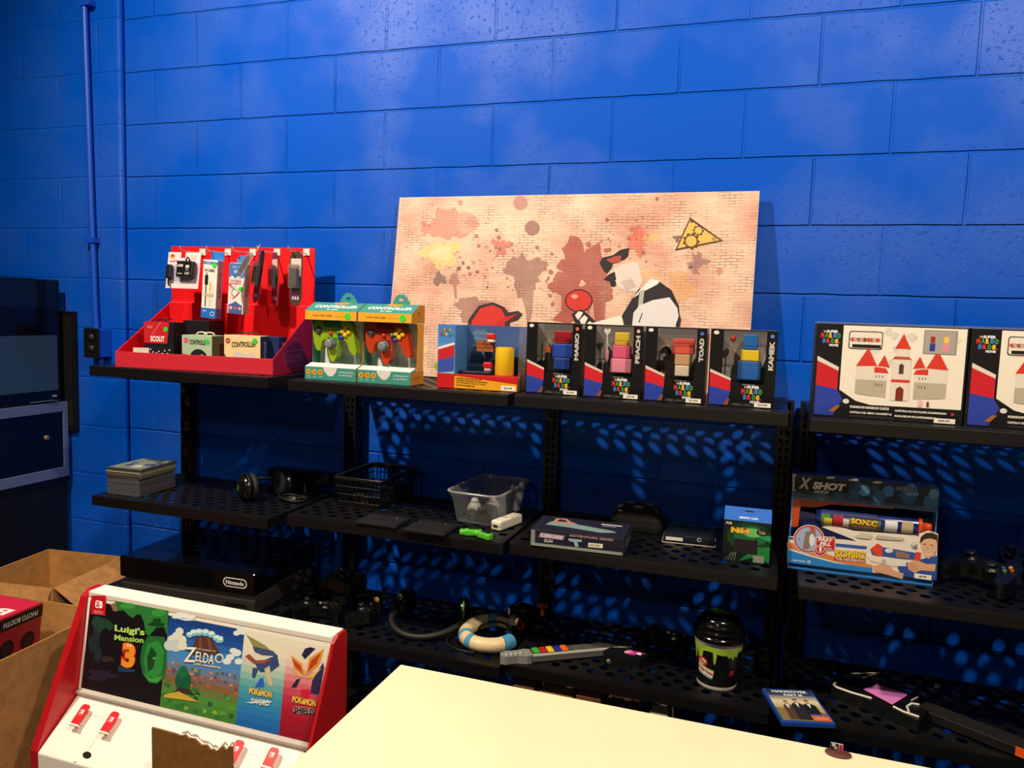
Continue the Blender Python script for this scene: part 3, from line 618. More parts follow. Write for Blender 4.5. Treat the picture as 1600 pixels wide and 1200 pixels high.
# three swung blister cards on the fourth hook
def round_card(name, label, px, py, ln, w, rz, ry, cardc, kind, rx=0, yl=.185):
    p = on_display(px, py, .175); o = hung(name, label, 'packaged cable', (p.x, .185, p.z)); o.matrix_basis = DM @ Matrix.Translation((p.x, yl, p.z)) @ Matrix.Rotation(R(rz),4,'Z') @ Matrix.Rotation(R(rx),4,'X') @ Matrix.Rotation(R(ry),4,'Y')
    pts = [(-w/2,-.004),(-w/2,-ln+w/2)]+[(w/2*math.cos(R(a)), -ln+w/2+w/2*math.sin(R(a))) for a in range(180,361,20)]+[(w/2,-.004),(w*.25,.012),(-w*.25,.012)]
    MB().prism(pts, 0, .0012, M(cardc, .5), u=(1,0,0), v=(0,0,1)).build('card', o)
    f = Art((0,-.0013,0)); f.rect(-w*.4,-ln*.42,w*.4,-.012,'#d9c8c0' if kind != 1 else '#5a4450'); f.rect(-w*.42,-ln+w*.42,w*.42,-ln*.72,'#5a2a44')
    for i in range(3): f.rr(-w*.26+i*w*.2,-ln+w*.35,-w*.26+i*w*.2+w*.12,-ln+w*.55,w*.04,'#d8ccc8',1)
    f.build('card_print', o)
    b = MB().box((-w*.36,-.022,-ln*.66), (w*.36,-.003,-ln*.18), clear_mat(tint='#e8dfe0', refl=.12, diff=.12)); b.build('blister', o, bevel=.005)
    MB().box((-w*.28,-.019,-ln*.60), (w*.28,-.0045,-ln*.26), M('#55504e', .35)).build('connector', o, bevel=.004)
    return o
round_card('cable_card', 'white and pink blister card swung sideways on the fourth display hook, frontmost', 410, 388, .172, .062, -57, 0, '#e9c4bd', 0, rx=-29, yl=.150)
round_card('cable_card', 'dark rounded blister card just behind the swung pink one on the fourth hook', 407, 396, .172, .060, -40, 3, '#6a2a4a', 1, rx=-7, yl=.185)
round_card('cable_card', 'dark rounded blister card hanging rearmost on the fourth display hook', 419, 398, .175, .060, -40, 0, '#7a2c4c', 2, rx=0, yl=.222)
round_card('cable_card', 'narrow rounded blister card with green dot hanging alone on the right display hook', 460, 398, .172, .056, -14, 1, '#4a3a34', 3, yl=.19)
# boxed controllers in the tray
def tray_box(label, px0, py0, px1, yl, w, d, h, kind, z0=.0035):
    a = on_display(px0, py0, yl); h = a.z-z0; o = hung('controller_box', label, 'boxed controller', (a.x, yl, z0), rz=-4)
    base = {'red':'#15151a','green':'#a9c0a2','cream':'#e9cf98','navy':'#1d2c56','dark':'#17131a'}[kind]; side = {'red':'#14121a','green':'#4f5a3c','cream':'#1a2850','navy':'#16244c','dark':'#120e14'}[kind]
    MB().box((0,0,0), (w,d,h), M(base, .45)).build('carton', o, bevel=.001)
    s_ = Art((w,0,0), (0,1,0), (0,0,1)); s_.rect(.0005,.0005,d-.0005,h-.0005,side)
    if kind in ('red', 'dark'): s_.T('SCOUT',(d*.15,h*.72),(d*.5,h*.72),.007,'#8a3a34',1)
    elif kind == 'green': s_.rect(.004,.01,d-.004,.014,'#b8b49a',1)
    else: s_.T('CONTROLLER',(d*.5,h*.3),(d*.5,h*.85),d*.28,'#8a94b8',1,bold=.02)
    s_.build('side_print', o)
    f = Art((0,0,0)); DOT = None
    if kind == 'red':
        f.P([(0,h),(w*.86,h),(w*.78,h*.52),(0,h*.52)],'#c4232c'); f.P([(w*.3,h*.72),(w*.62,h),(w*.55,h),(w*.2,h*.66)],'#d8525a',1); f.T('SCOUT',(w*.22,h*.62),(w*.70,h*.62),h*.13,'#f0e0da',2,bold=.05); f.T('SCOUT',(w*.12,h*.88),(w*.3,h*.88),h*.05,'#e8c0b8',2)
        f.P([(w*.06,h*.12),(w*.1,h*.44),(w*.94,h*.44),(w*.98,h*.1)],'#1d1c22',1)
        for i, (x_, y_) in enumerate(((.22,.38),(.3,.32),(.42,.30),(.5,.34),(.62,.30),(.7,.36),(.8,.30),(.86,.38))): f.C(w*x_,h*y_,w*.022,'#d8d8dc',2)
        DOT = (w*.74,h*.84,.0085)
    elif kind == 'green':
        f.C(w*.14,h*.84,.009,'#d8405a',1); f.T('NEW',(w*.09,h*.84),(w*.19,h*.84),.004,'#f4d8d8',2); f.T('CONTROLLE',(w*.26,h*.80),(w*.80,h*.80),h*.14,'#1d2420',2,bold=.02,shear=.1); f.P([(0,h*.45),(w,h*.30),(w,h*.22),(0,h*.36)],'#c0392c',1); f.P([(0,h*.36),(w,h*.22),(w,h*.01),(0,h*.01)],'#8fa884',1); f.C(w*.56,h*.30,w*.30,'#221d22',3,ry=h*.30); f.C(w*.68,h*.42,.004,'#e0a03c',4); f.C(w*.60,h*.36,.004,'#d8782c',4); DOT = (w*.86,h*.83,.0085)
    elif kind == 'cream':
        f.C(w*.11,h*.84,.0095,'#b8402c',1); f.T('NEW',(w*.06,h*.84),(w*.16,h*.84),.004,'#f4d8d0',2); f.T('CONTROLLER',(w*.22,h*.74),(w*.88,h*.78),h*.15,'#3a2a24',2,bold=.02,shear=.1); f.P([(0,h*.5),(.01,h*.36),(w*.97,h*.26),(w,h*.26),(w,h*.20),(0,h*.28)],'#233a6a',1); f.P([(w*.22,h*.2),(w*.26,h*.48),(w*.4,h*.56),(w*.62,h*.48),(w*.8,h*.54),(w*.92,h*.4),(w*.9,h*.05),(w*.22,h*.05)],'#ccc4c0',3); f.rect(w*.31,h*.28,w*.38,h*.34,'#3a3a4a',4); f.rect(w*.33,h*.22,w*.36,h*.40,'#3a3a4a',4)
        for x_, y_ in ((.5,.24),(.58,.23),(.7,.26),(.82,.34)): f.C(w*x_,h*y_,.004,'#b0303c',4)
        DOT = (w*.86,h*.86,.0095)
    if f.mb.f: f.build('front_print', o)
    if DOT: g_ = Art((0,0,0)); g_.C(*DOT,GD,5); g_.build('green_dot_sticker', o)
    if kind != 'navy' and kind != 'dark':
        cc = M('#1d1a1c' if kind in ('red','cream') else '#e0d4c0', .5); m_ = MB()
        for xx in (w*.42, w*.68): m_.tube([(xx-.02,d*.5,h+.002),(xx-.016,d*.5,h+.008),(xx,d*.5,h+.0105),(xx+.016,d*.5,h+.008),(xx+.02,d*.5,h+.002)], .0022, cc, 6)
        m_.build('top_strap', o)
tray_box('red and black boxed black gamepad at the left end of the red tray', 225, 502, 282, .055, .120, .062, .100, 'red')
tray_box('plain dark controller box right behind the red and black one in the tray', 286, 500, 320, .140, .105, .085, .118, 'dark')
tray_box('green boxed controller in the middle of the red tray', 284, 523, 337, .030, .118, .075, .076, 'green')
tray_box('cream boxed controller at the right of the red tray', 350, 523, 421, .028, .138, .050, .082, 'cream')
tray_box('navy spined controller box tucked behind the cream one in the tray', 380, 524, 442, .083, .138, .045, .084, 'navy')
x_ = on_display(210, 540, .03)
o = hung('folded_leaflet', 'small white folded card standing in the left corner of the red tray', 'card', (x_.x-.005,.03,.0035), rz=25); MB().box((0,0,0), (.05,.0015,.062), M('#d8cfc0',.6)).build('card_front', o); MB().box((.0,.002,0), (.0015,.03,.060), M('#cfc4b4',.6)).build('card_fold', o)
# ------------------------------------------------------------------ two window boxes with trident controllers
TEAL, ORG = M('#3f9184', .45), M('#e89a24', .45); TWH = M('#ece6e0', .5)
def pad_box(x0, label, plabel, mainc, darkc, zt):
    w, d, h = .180, .088, .240
    o = thing('controller_window_box', label, 'boxed controller', (x0,-.425,zt), 0, 'teal and orange window boxes')
    m_ = MB(); m_.hexa([(0,0,.0),(w,0,0),(w,d,0),(0,d,0)], [(0,0,.040),(w,0,.040),(w,d,.040),(0,d,.040)], TEAL); m_.build('base', o, bevel=.0008)
    MB().hexa([(.001,.001,.0402),(w-.001,.001,.0402),(w-.001,.034,.050),(.001,.034,.050)], [(.001,.001,.0408),(w-.001,.001,.0408),(w-.001,.034,.0508),(.001,.034,.0508)], TWH).build('tray_slope', o)
    MB().box((.001,d-.004,.0405), (w-.001,d,.183), TWH).build('back_wall', o)
    for xx, mm in ((0, TEAL), (w-.0012, ORG)):
        MB().prism([(.042,.0402),(d-.0042,.0402),(d-.0042,.183),(.034,.183),(.042,.168),(.044,.10)], 0, .0012, mm, o=(xx,0,0), u=(0,1,0), v=(0,0,1)).build('side_wall', o)
    m_ = MB(); hd = [(0,.185),(0,.213),(.052,h),(d,h),(d,.185)]
    m_.prism(hd, 0, w, TEAL, o=(0,0,0), u=(0,1,0), v=(0,0,1)); m_.build('hood', o, bevel=.0006)
    so_ = Art((w,0,0), (0,1,0), (0,0,1)); so_.P(hd, '#cf8a2a'); so_.C(d*.55,.215,.005,'#5a4020',1); so_.rect(.0005,.0005,d-.0005,.0395,'#cf8a2a'); so_.T('VIDEO',(d*.25,.02),(d*.8,.02),.008,'#8a5a20',1); so_.build('side_print', o)
    f = Art((0,0,0)); f.rect(.0005,.186,w-.0005,.2125,'#efa62c'); f.T('CLASSIC VIDEO GAMES',(.026,.199),(.095,.199),.005,'#9a5a18',1,bold=.02); f.T('CONTROLLER',(.102,.198),(.135,.198),.003,'#b87a28',1); g_ = Art((0,0,0)); g_.C(w-.030,.199,.0105,GD,4); g_.build('green_dot_sticker', o)
    for i in range(3): f.C(.014+i*.021,.024,.0085,'#e8a02c',1); f.C(.014+i*.021,.024,.004,'#a86a1c',2); f.rect(.009+i*.021,.009,.019+i*.021,.0105,'#cfe0da',1)
    f.P([(.066,.0398),(.070,.028),(.076,.022),(.084,.014),(.092,.0125),(.100,.014),(.108,.022),(.113,.030),(.115,.0398)],'#dcd6d0',2); f.T('COMPATIBLE WITH',(.122,.027),(.172,.027),.005,'#d2e6e0',1,bold=.02); f.T('ALL N64 MODELS',(.122,.018),(.168,.018),.005,'#d2e6e0',1,bold=.02); f.build('front_print', o)
    sl = V((0,.052,h-.213)).normalized(); g = Art((0,0,.213), (1,0,0), sl); g.T('CONTROLLER',(.020,.030),(.168,.030),.017,'#f4f0e6',1,bold=.045,shear=.12); g.T('for N64',(.070,.011),(.108,.011),.007,'#f4f0e6',1,bold=.04); 
    g.P([(.072,.0578),(.078,.050),(.092,.045),(.108,.045),(.122,.050),(.128,.0578)],'#e8a02c',1); g.T('GAMES',(.088,.0525),(.114,.0525),.004,'#9a6418',2); g.build('hood_lettering', o)
    out = [(.072,0),(.074,.012),(.080,.016),(.080,.022),(.088,.026),(.090,.031),(.112,.031),(.114,.026),(.122,.022),(.124,.015),(.130,.011),(.132,0)]
    tb = MB(); inn = [(.092,.010),(.110,.010),(.107,.019),(.095,.019)]
    # tab with a hole: two halves
    tb.prism([(.072,0),(.102-.001,0),(.101,.010),(.092,.010),(.095,.019),(.101,.019),(.101,.031),(.090,.031),(.088,.026),(.080,.022),(.080,.016),(.074,.012)], 0, .0012, TEAL, o=(0,d-.002,h), u=(1,0,0), v=(0,0,1))
    tb.prism([(.101,0),(.132,0),(.130,.011),(.124,.015),(.122,.022),(.114,.026),(.112,.031),(.101,.031),(.101,.019),(.107,.019),(.110,.010),(.101,.010)], 0, .0012, TEAL, o=(0,d-.002,h), u=(1,0,0), v=(0,0,1)); tb.build('hang_tab', o)
    # the controller standing inside
    c = thing('game_controller', plabel, 'game controller', (x0+.016,-.375,zt+.066), 0)
    c.matrix_basis = Matrix.Translation((x0+.010,-.388,zt+.0540)) @ Matrix.Rotation(R(-3),4,'X')
    k = .1292/560  # outline read in crop units, made metric below
    pts = [(105,480),(150,425),(230,400),(480,400),(560,425),(625,490),(650,600),(695,790),(680,830),(645,835),(600,780),(560,690),(510,650),(455,680),(440,760),(430,860),(385,930),(345,905),(312,800),(300,700),(285,655),(225,690),(205,790),(170,805),(140,770),(112,700),(98,590)]
    S = .156/597; loc = [((x-98)*S, (935-y)*S) for x, y in pts]
    mt = M(mainc, .18, spec=.6, coat=.4)
    MB().prism(loc, 0, .026, mt, u=(1,0,0), v=(0,0,1), o=(0,.013,0)).build('shell', c, bevel=.009, bseg=3)
    fy = -.0132
    def disc(x, y, r, cc, nm, hgt=.006, seg=20, mm=None):
        MB().lathe([(.0001,0),(r,0),(r,hgt*.7),(r*.8,hgt),(.0001,hgt)], mm or M(cc, .3), seg, Matrix.Translation(((x-98)*S, fy, (935-y)*S)) @ Matrix.Rotation(R(90),4,'X')).build(nm, c)
    f = Art((0,fy,0)); ii = lambda q: [((x-98)*S, (935-y)*S) for x, y in q]
    f.P(ii([(240,405),(465,405),(480,520),(240,515)]), darkc, 0); f.P(ii([(300,640),(430,640),(440,740),(310,760)]), darkc, 0); f.P(ii([(430,560),(520,560),(520,660),(440,670)]), darkc, 0); f.build('shell_inlay', c)
    disc(180,560,.0125,'#3a3d40','thumb_pad',.003); 
    MB().box(((150-98)*S,fy-.0075,(935-575)*S),((210-98)*S,fy-.003,(935-550)*S),M('#4a4d50',.35)).box(((168-98)*S,fy-.0075,(935-600)*S),((192-98)*S,fy-.003,(935-525)*S),M('#4a4d50',.35)).build('direction_pad', c, bevel=.001)
    disc(345,590,.0058,'#c4281e','start_button'); disc(450,580,.006,'#3a8a4a','action_button'); disc(490,640,.0075,'#1f2f9c','action_button')
    for x_, y_ in ((540,520),(500,565),(585,570),(540,605)): disc(x_,y_,.0072,'#eab21e','yellow_button')
    disc(350,715,.017,'#5a5c5e','stick_well',.004); MB().lathe([(.0001,0),(.006,0),(.006,.008),(.013,.010),(.014,.013),(.010,.016),(.0001,.0145)], M('#7c7e82',.2), 22, Matrix.Translation(((350-98)*S, fy-.004, (935-715)*S)) @ Matrix.Rotation(R(90),4,'X')).build('thumb_stick', c)
    return o
pad_box(.572, 'teal and orange window box with the clear green controller, beside the red display', 'translucent lime green trident controller inside the left teal box', '#86a322', '#2f6a2c', ZT[1])
pad_box(.757, 'teal and orange window box with the clear red controller, showing its orange side', 'translucent red trident controller inside the right teal box', '#b43a1e', '#6a1c14', ZT[1])
# ------------------------------------------------------------------ diorama playset box
o = thing('playset_box', 'window box with yellow drum and brown bricks, blue left panel and red base', 'boxed toy', (1.013,-.405,ZT[1]))
w, h, d = .252, .186, .095
MB().box((0,d-.002,.0), (w,d,h), M('#3f5f94', .5)).build('back_panel', o)
MB().box((0,0,0), (w,d-.0025,.042), M('#c8161c', .45)).build('base', o, bevel=.0006)
MB().box((0,0,.0425), (.056,d-.0025,h-.001), M('#4f8fd0', .45)).build('left_panel', o, bevel=.0006)
m_ = MB(); m_.box((.057,.0,h-.0012), (w,d-.0025,h), CLEAR); m_.box((.057,0,.0428), (w-.001,.0008,h-.0014), clear_mat(refl=.05)); m_.box((w-.0008,.001,.0428), (w,d-.0025,h-.0014), clear_mat(refl=.08)); m_.build('window', o)
f = Art((0,d-.002,0)); f.grad(.058,.043,w-.002,h-.002,['#1c2f4a','#3a5478','#4a68a0','#42609c'],8); f.rr(.078,.10,.118,h-.012,.008,'#5a7896',1); 
for i in range(4): f.rr(.074,.105+i*.018,.122,.112+i*.018,.003,'#6a88a4',2)
f.build('backdrop_print', o)
f = Art((0,0,0)); f.grad(.0005,.043,.0555,h-.0005,['#9ac4d8','#6aa6dc','#4a86cc','#3f7ac8'],8); f.C(.012,.062,.022,'#7ab04a',1,ry=.014)
f.P([(.002,.044),(.002,.080),(.054,.095),(.054,.050)],'#3a4fa8',2); f.P([(.002,.080),(.002,.112),(.054,.128),(.054,.095)],'#c0242c',2); f.P([(.002,.112),(.002,.119),(.054,.135),(.054,.128)],'#e8e0d6',2)
for i, (t_, c_) in enumerate(zip('SUPER', ('#3f9a4a','#e0b02c','#c8302c','#3f9a4a','#e0b02c'))): f.T(t_, (.013+i*.0062,.170), (.0185+i*.0062,.170), .008, c_, 4, bold=.06)
for i, (t_, c_) in enumerate(zip('MARIO', ('#d0302c','#3f9a4a','#e8b42c','#3f7ac8','#3f9a4a'))): f.T(t_, (.008+i*.0084,.158), (.0155+i*.0084,.158), .010, c_, 4, bold=.07)
f.P([(.056,.034),(.060,.037),(w-.002,.022),(w-.002,.0015),(.056,.0015)],'#e8a41e',1)
for i, t_ in enumerate(('UNDERWATER DIORAMA SET','COFFRET DIORAMA SOUS-MARIN','SET DIORAMA BAJO EL AGUA','UNTERWASSER-SET')): f.T(t_, (.062,.0305-i*.0066), (.062+(.080,.098,.094,.060)[i],.0290-i*.0066), .0044, '#6a3a10', 2, bold=.03)
g_ = Art((0,0,0)); g_.rect(w-.050,.003,w-.006,.017,'#f2ead8',3); g_.T('$14.99', (w-.040,.010), (w-.016,.010), .006, '#3a3430', 4, bold=.02); g_.build('price_sticker', o)
f.build('front_print', o)
f = Art((w,0,0),(0,1,0),(0,0,1)); f.P([(.001,.0015),(d-.004,.0015),(d-.004,.060),(.001,.034)],'#4a6a3a'); f.P([(.001,.034),(d-.004,.060),(d-.004,.064),(.001,.038)],'#c8a08a',1); f.build('side_print', o)
tq = thing('toy_drum', 'plain yellow toy drum standing at the right inside the window playset box', 'toy', (1.013+.195,-.405+.045,ZT[1]+.0425)); YL = M('#efc01c', .3)
MB().lathe([(.0001,0),(.027,0),(.028,.002),(.028,.078),(.027,.080),(.0001,.080)], YL, 28).build('drum_body', tq); MB().lathe([(.020,.0802),(.024,.0802),(.024,.083),(.020,.083)], YL, 28).build('drum_lip', tq)
tq = thing('toy_brick_wall', 'small brown toy brick slab in the middle of the window playset box', 'toy', (1.013+.100,-.405+.06,ZT[1]+.108)); 
MB().box((0,0,0),(.054,.016,.034), M('#5a2a14',.5)).build('slab', tq, bevel=.001)
m_ = MB()
for r_ in range(3):
    for c_ in range(-1, 3):
        x0_, x1_ = max(.0005, c_*.021+(.0105 if r_ % 2 else 0)+.0006), min(.0535, (c_+1)*.021+(.0105 if r_ % 2 else 0)-.0006)
        if x1_-x0_ > .002: m_.box((x0_,-.001,.001+r_*.0112),(x1_,-.0001,.0112+r_*.0112-.0004), M('#a85a2c',.5))
m_.build('brick_face', tq)
MB().tube([(.004,.0165,.02),(.004,.03,.02)], .002, CLEAR, 6).build('mount_pin', tq)
for lb, (lx, lz), c1, c2, hb in (('small red and white toy block high in the window playset box', (.150,.138), '#d8281c', '#f2ebe0', None), ('small red and pink toy block low in the window playset box', (.142,.0527), '#cc1f28', '#eab0a8', None)):
    tq = thing('toy_block', lb, 'toy', (1.013+lx,-.405+.05,ZT[1]+lz)); MB().box((-.013,-.011,.0092),(.013,.011,.026), M(c1,.3)).build('upper_half', tq, bevel=.003); MB().box((-.010,-.009,0),(.010,.009,.009), M(c2,.35)).build('lower_half', tq, bevel=.002)
    if lz > .1: MB().tube([(0,.0112,.016),(0,.034,.016)], .0015, CLEAR, 6).build('mount_pin', tq)
m_ = MB().box((.06,.02,.0428),(.16,.08,.052), M('#16243a',.25)); m_.build('stand_tray', o, bevel=.003)
# ------------------------------------------------------------------ four figure boxes
BK = M('#0d0c0e', .38); LOGO = ('#d8302c','#3f9a4a','#e8b42c','#3f6fc0','#3f9a4a')
def film_logo(f, x, y, s, l=3):
    """THE SUPER MARIO BROS. MOVIE as stacked coloured block letters, s wide"""
    f.T('THE', (x+s*.14,y+s*.49), (x+s*.28,y+s*.49), s*.09, '#d8d0c8', l, bold=.03); f.T('SUPER', (x+s*.30,y+s*.50), (x+s*.86,y+s*.50), s*.14, '#e4dfe6', l, bold=.06)
    for i, (c_, t_) in enumerate(zip(LOGO, 'MARIO')): f.T(t_, (x+s*(.02+i*.20),y+s*.28+s*(.02 if i % 2 else 0)), (x+s*(.19+i*.20),y+s*.28+s*(.02 if i % 2 else 0)), s*.26, c_, l, bold=.08)
    for i, (c_, t_) in enumerate(zip(('#3f6fc0','#d8302c','#3f9a4a','#e8b42c'), 'BROS')): f.T(t_, (x+s*(.12+i*.20),y), (x+s*(.29+i*.20),y), s*.24, c_, l, bold=.08)
    f.C(x+s*.95,y-s*.09,s*.03,'#d8302c',l); f.T('MOVIE', (x+s*.46,y-s*.22), (x+s*.90,y-s*.22), s*.13, '#e4dfe6', l, bold=.06)
def badge_shapes(f, w, h, k=1.0):
    """plain printed sweep of red and blue in the lower left corner"""
    f.P([(w*.02,h*.26),(w*.02,h*.44),(w*.34,h*.34),(w*.34,h*.20)], '#c8202a', 1); f.P([(w*.02,h*.02),(w*.02,h*.26),(w*.34,h*.20),(w*.30,h*.02)], '#2b3fa0', 1); f.P([(w*.02,h*.44),(w*.02,h*.48),(w*.34,h*.37),(w*.34,h*.34)], '#cfc6bc', 1); f.P([(w*.24,h*.02),(w*.30,h*.10),(w*.34,h*.10),(w*.31,h*.02)], '#8a5030', 2)
def block_stack(x0, zt, label, parts, lx, lz):
    """plain rectangular toy blocks, one on another: (width, height, colour) from the bottom up"""
    o = thing('toy_block_stack', label, 'toy', (x0+lx,-.405+.042,zt+lz)); z = 0
    for w_, h_, c_ in parts: MB().box((-w_/2,-.016,z),(w_/2,.016,z+h_-.0004), M(c_,.35)).build('block', o, bevel=.003); z += h_
def figure_box(x0, w, name, label, dotc, acc, zt):
    h, d = .200, .088; o = thing('figure_window_box', label, 'boxed toy', (x0,-.415,zt), 0, 'black window boxes on the top shelf')
    wl, wr, wb, wt = w*.20, w*.84, h*.31, h*.985
    m_ = MB(); m_.box((0,0,0), (w,.001,wb), BK); m_.box((0,0,wb), (wl,.001,h), BK); m_.box((wr,0,wb), (w,.001,h), BK); m_.box((wl,0,wt), (wr,.001,h), BK)
    m_.box((0,.001,0), (.001,d,h), BK); m_.box((w-.001,.001,0), (w,d,h*.93), BK); m_.box((.001,.001,0), (w-.001,d,.001), BK); m_.build('carton', o)
    MB().box((.001,d-.002,.001), (w-.001,d,h), M('#8a8480', .5, noise=.25, nscale=30)).build('backing_card', o)
    m_ = MB(); m_.box((wl,.0002,wb), (wr,.0008,wt), clear_mat(refl=.04)); m_.box((.001,.001,h-.001), (w-.001,d-.002,h), clear_mat(refl=.12, diff=.06)); m_.build('window', o)
    b = Art((0,d-.002,0)); b.grad(wl*.8,wb,wr*1.05,wt,['#a79e94','#948b84','#8a827e','#6e6866'],8)
    for i in range(9): b.blot(wl+(wr-wl)*((i*37) % 100)/100, wb+(wt-wb)*(.3+.4*((i*53) % 100)/100), .016, ('#aaa39a','#9a938c','#b4aca2')[i % 3], 1, seed=i+len(name))
    b.build('backdrop_print', o)
    f = Art((0,0,0)); badge_shapes(f, w, h); f.C(w*.085,h*.955,w*.042,'#e0d8cc',2,ry=w*.03); f.T('FIGURE 5 IN',(w*.52,h*.295),(w*.70,h*.295),h*.016,'#b8b0a8',2)
    f.rect(w*.36,h*.012,w*.72,h*.052,'#2a2826',1); f.rect(w*.40,h*.025,w*.50,h*.042,'#5a5652',2); f.rect(w*.56,h*.025,w*.64,h*.042,'#4a4642',2)
    g_ = Art((0,0,0)); g_.rect(w*.71,h*.015,w*.955,h*.072,'#f0e8d8',3); g_.T('$19.99',(w*.77,h*.043),(w*.90,h*.043),h*.022,'#3a3632',4,bold=.02); g_.build('price_sticker', o)
    g_ = Art((0,0,0)); film_logo(g_, w*.50, h*.135, w*.32); g_.build('logo_lettering', o); g_ = Art((0,0,0)); n_ = len(name); L = .030*n_*.42+.012; g_.T(name, (w*.92,h*.87-L), (w*.92,h*.87), w*.075, '#b9b4ae', 2, bold=.06); g_.build('name_lettering', o)
    f.C(w*.92,h*.93,w*.03,dotc,2); f.build('front_print', o)
    # clear moulded tray
    m_ = MB(); m_.box((wl+.004,.03,wb+.002), (wr-.004,.033,wb+.006), clear_mat(refl=.15)); m_.build('moulded_tray', o)
    a = thing('toy_accessory', acc[0], 'toy', (x0+w*acc[1],-.415+.05,zt+h*acc[2]))
    for fn in acc[3:]: fn(a)
    return o
FB = [(1.291,.158),(1.458,.160),(1.625,.160),(1.794,.166)]
st = lambda c_, z0, z1, r=.0015: (lambda a: MB().tube([(0,0,z0),(0,0,z1)], r, M(c_,.4), 8).build('handle', a))
star = [(.014*(1 if i % 2 == 0 else .45)*math.sin(R(36*i)), .014*(1 if i % 2 == 0 else .45)*math.cos(R(36*i))) for i in range(10)]
figure_box(*FB[0], 'MARIO', 'black figure window box with orange star wand, leftmost of the four', '#d8604a', ('thin wand with an orange star end in the leftmost figure box', .32, .62, st('#b08a4a',.012,.055), lambda a: MB().prism(star, 0, .005, M('#f0703a',.4), u=(1,0,0), v=(0,0,1)).build('star_end', a)), ZT[2])
heart = [(0,-.012),(.009,0),(.009,.005),(.005,.008),(0,.004),(-.005,.008),(-.009,.005),(-.009,0)]
figure_box(*FB[1], 'PEACH', 'black figure window box with pink parasol wand, second from the left', '#e8a0b8', ('folded pink parasol with white heart end in the second figure box', .33, .66, st('#f0e4e4',0,.040), lambda a: MB().lathe([(.002,-.036),(.006,-.03),(.006,-.004),(.003,0)], M('#e89ab4',.4), 12).build('canopy', a), lambda a: MB().prism([(x_, y_+.05) for x_, y_ in heart], 0, .004, M('#efe6e2',.4), u=(1,0,0), v=(0,0,1)).build('heart_end', a)), ZT[2])
figure_box(*FB[2], 'TOAD', 'black figure window box with small black pan, third from the left', '#4a6ac0', ('small round black pan with wooden handle in the third figure box', .31, .66, st('#c07a2c',.013,.040,.002), lambda a: MB().lathe([(.0001,-.003),(.0135,-.003),(.015,.003),(.0135,.003),(.012,-.0015),(.0001,-.0015)], M('#141416',.4), 20, Matrix.Rotation(R(90),4,'X')).build('pan', a)), ZT[2])
figure_box(*FB[3], 'KAMEK', 'black figure window box with red tipped rod, rightmost of the four', '#5a7ad0', ('thin rod with a red tip in the rightmost figure box', .33, .60, st('#b08a4a',-.012,.048), lambda a: MB().lathe([(.002,.048),(.007,.050),(.0075,.058),(.004,.064),(.0001,.065)], M('#b8301e',.35), 14).build('red_tip', a)), ZT[2])
S1 = ((.050,.034,'#24408f'),(.062,.040,'#2b48a8'),(.050,.036,'#a8242a'))
S2 = ((.060,.040,'#e68aa4'),(.050,.036,'#dc5a80'),(.040,.036,'#e8c440'))
S3 = ((.040,.030,'#d8c6b0'),(.044,.030,'#c09a70'),(.058,.042,'#d85a48'))
S4 = ((.060,.050,'#2a62ac'),(.048,.030,'#e0c02a'),(.036,.040,'#2a72c0'))
for (x0, w), parts, lb in ((FB[0], S1, 'plain blue and red toy block stack in the leftmost figure box'), (FB[1], S2, 'plain pink and yellow toy block stack in the second figure box'), (FB[2], S3, 'plain tan and red toy block stack in the third figure box'), (FB[3], S4, 'plain blue and yellow toy block stack in the rightmost figure box')):
    block_stack(x0, ZT[2], lb, parts, w*.60, .200*.31+.0065)
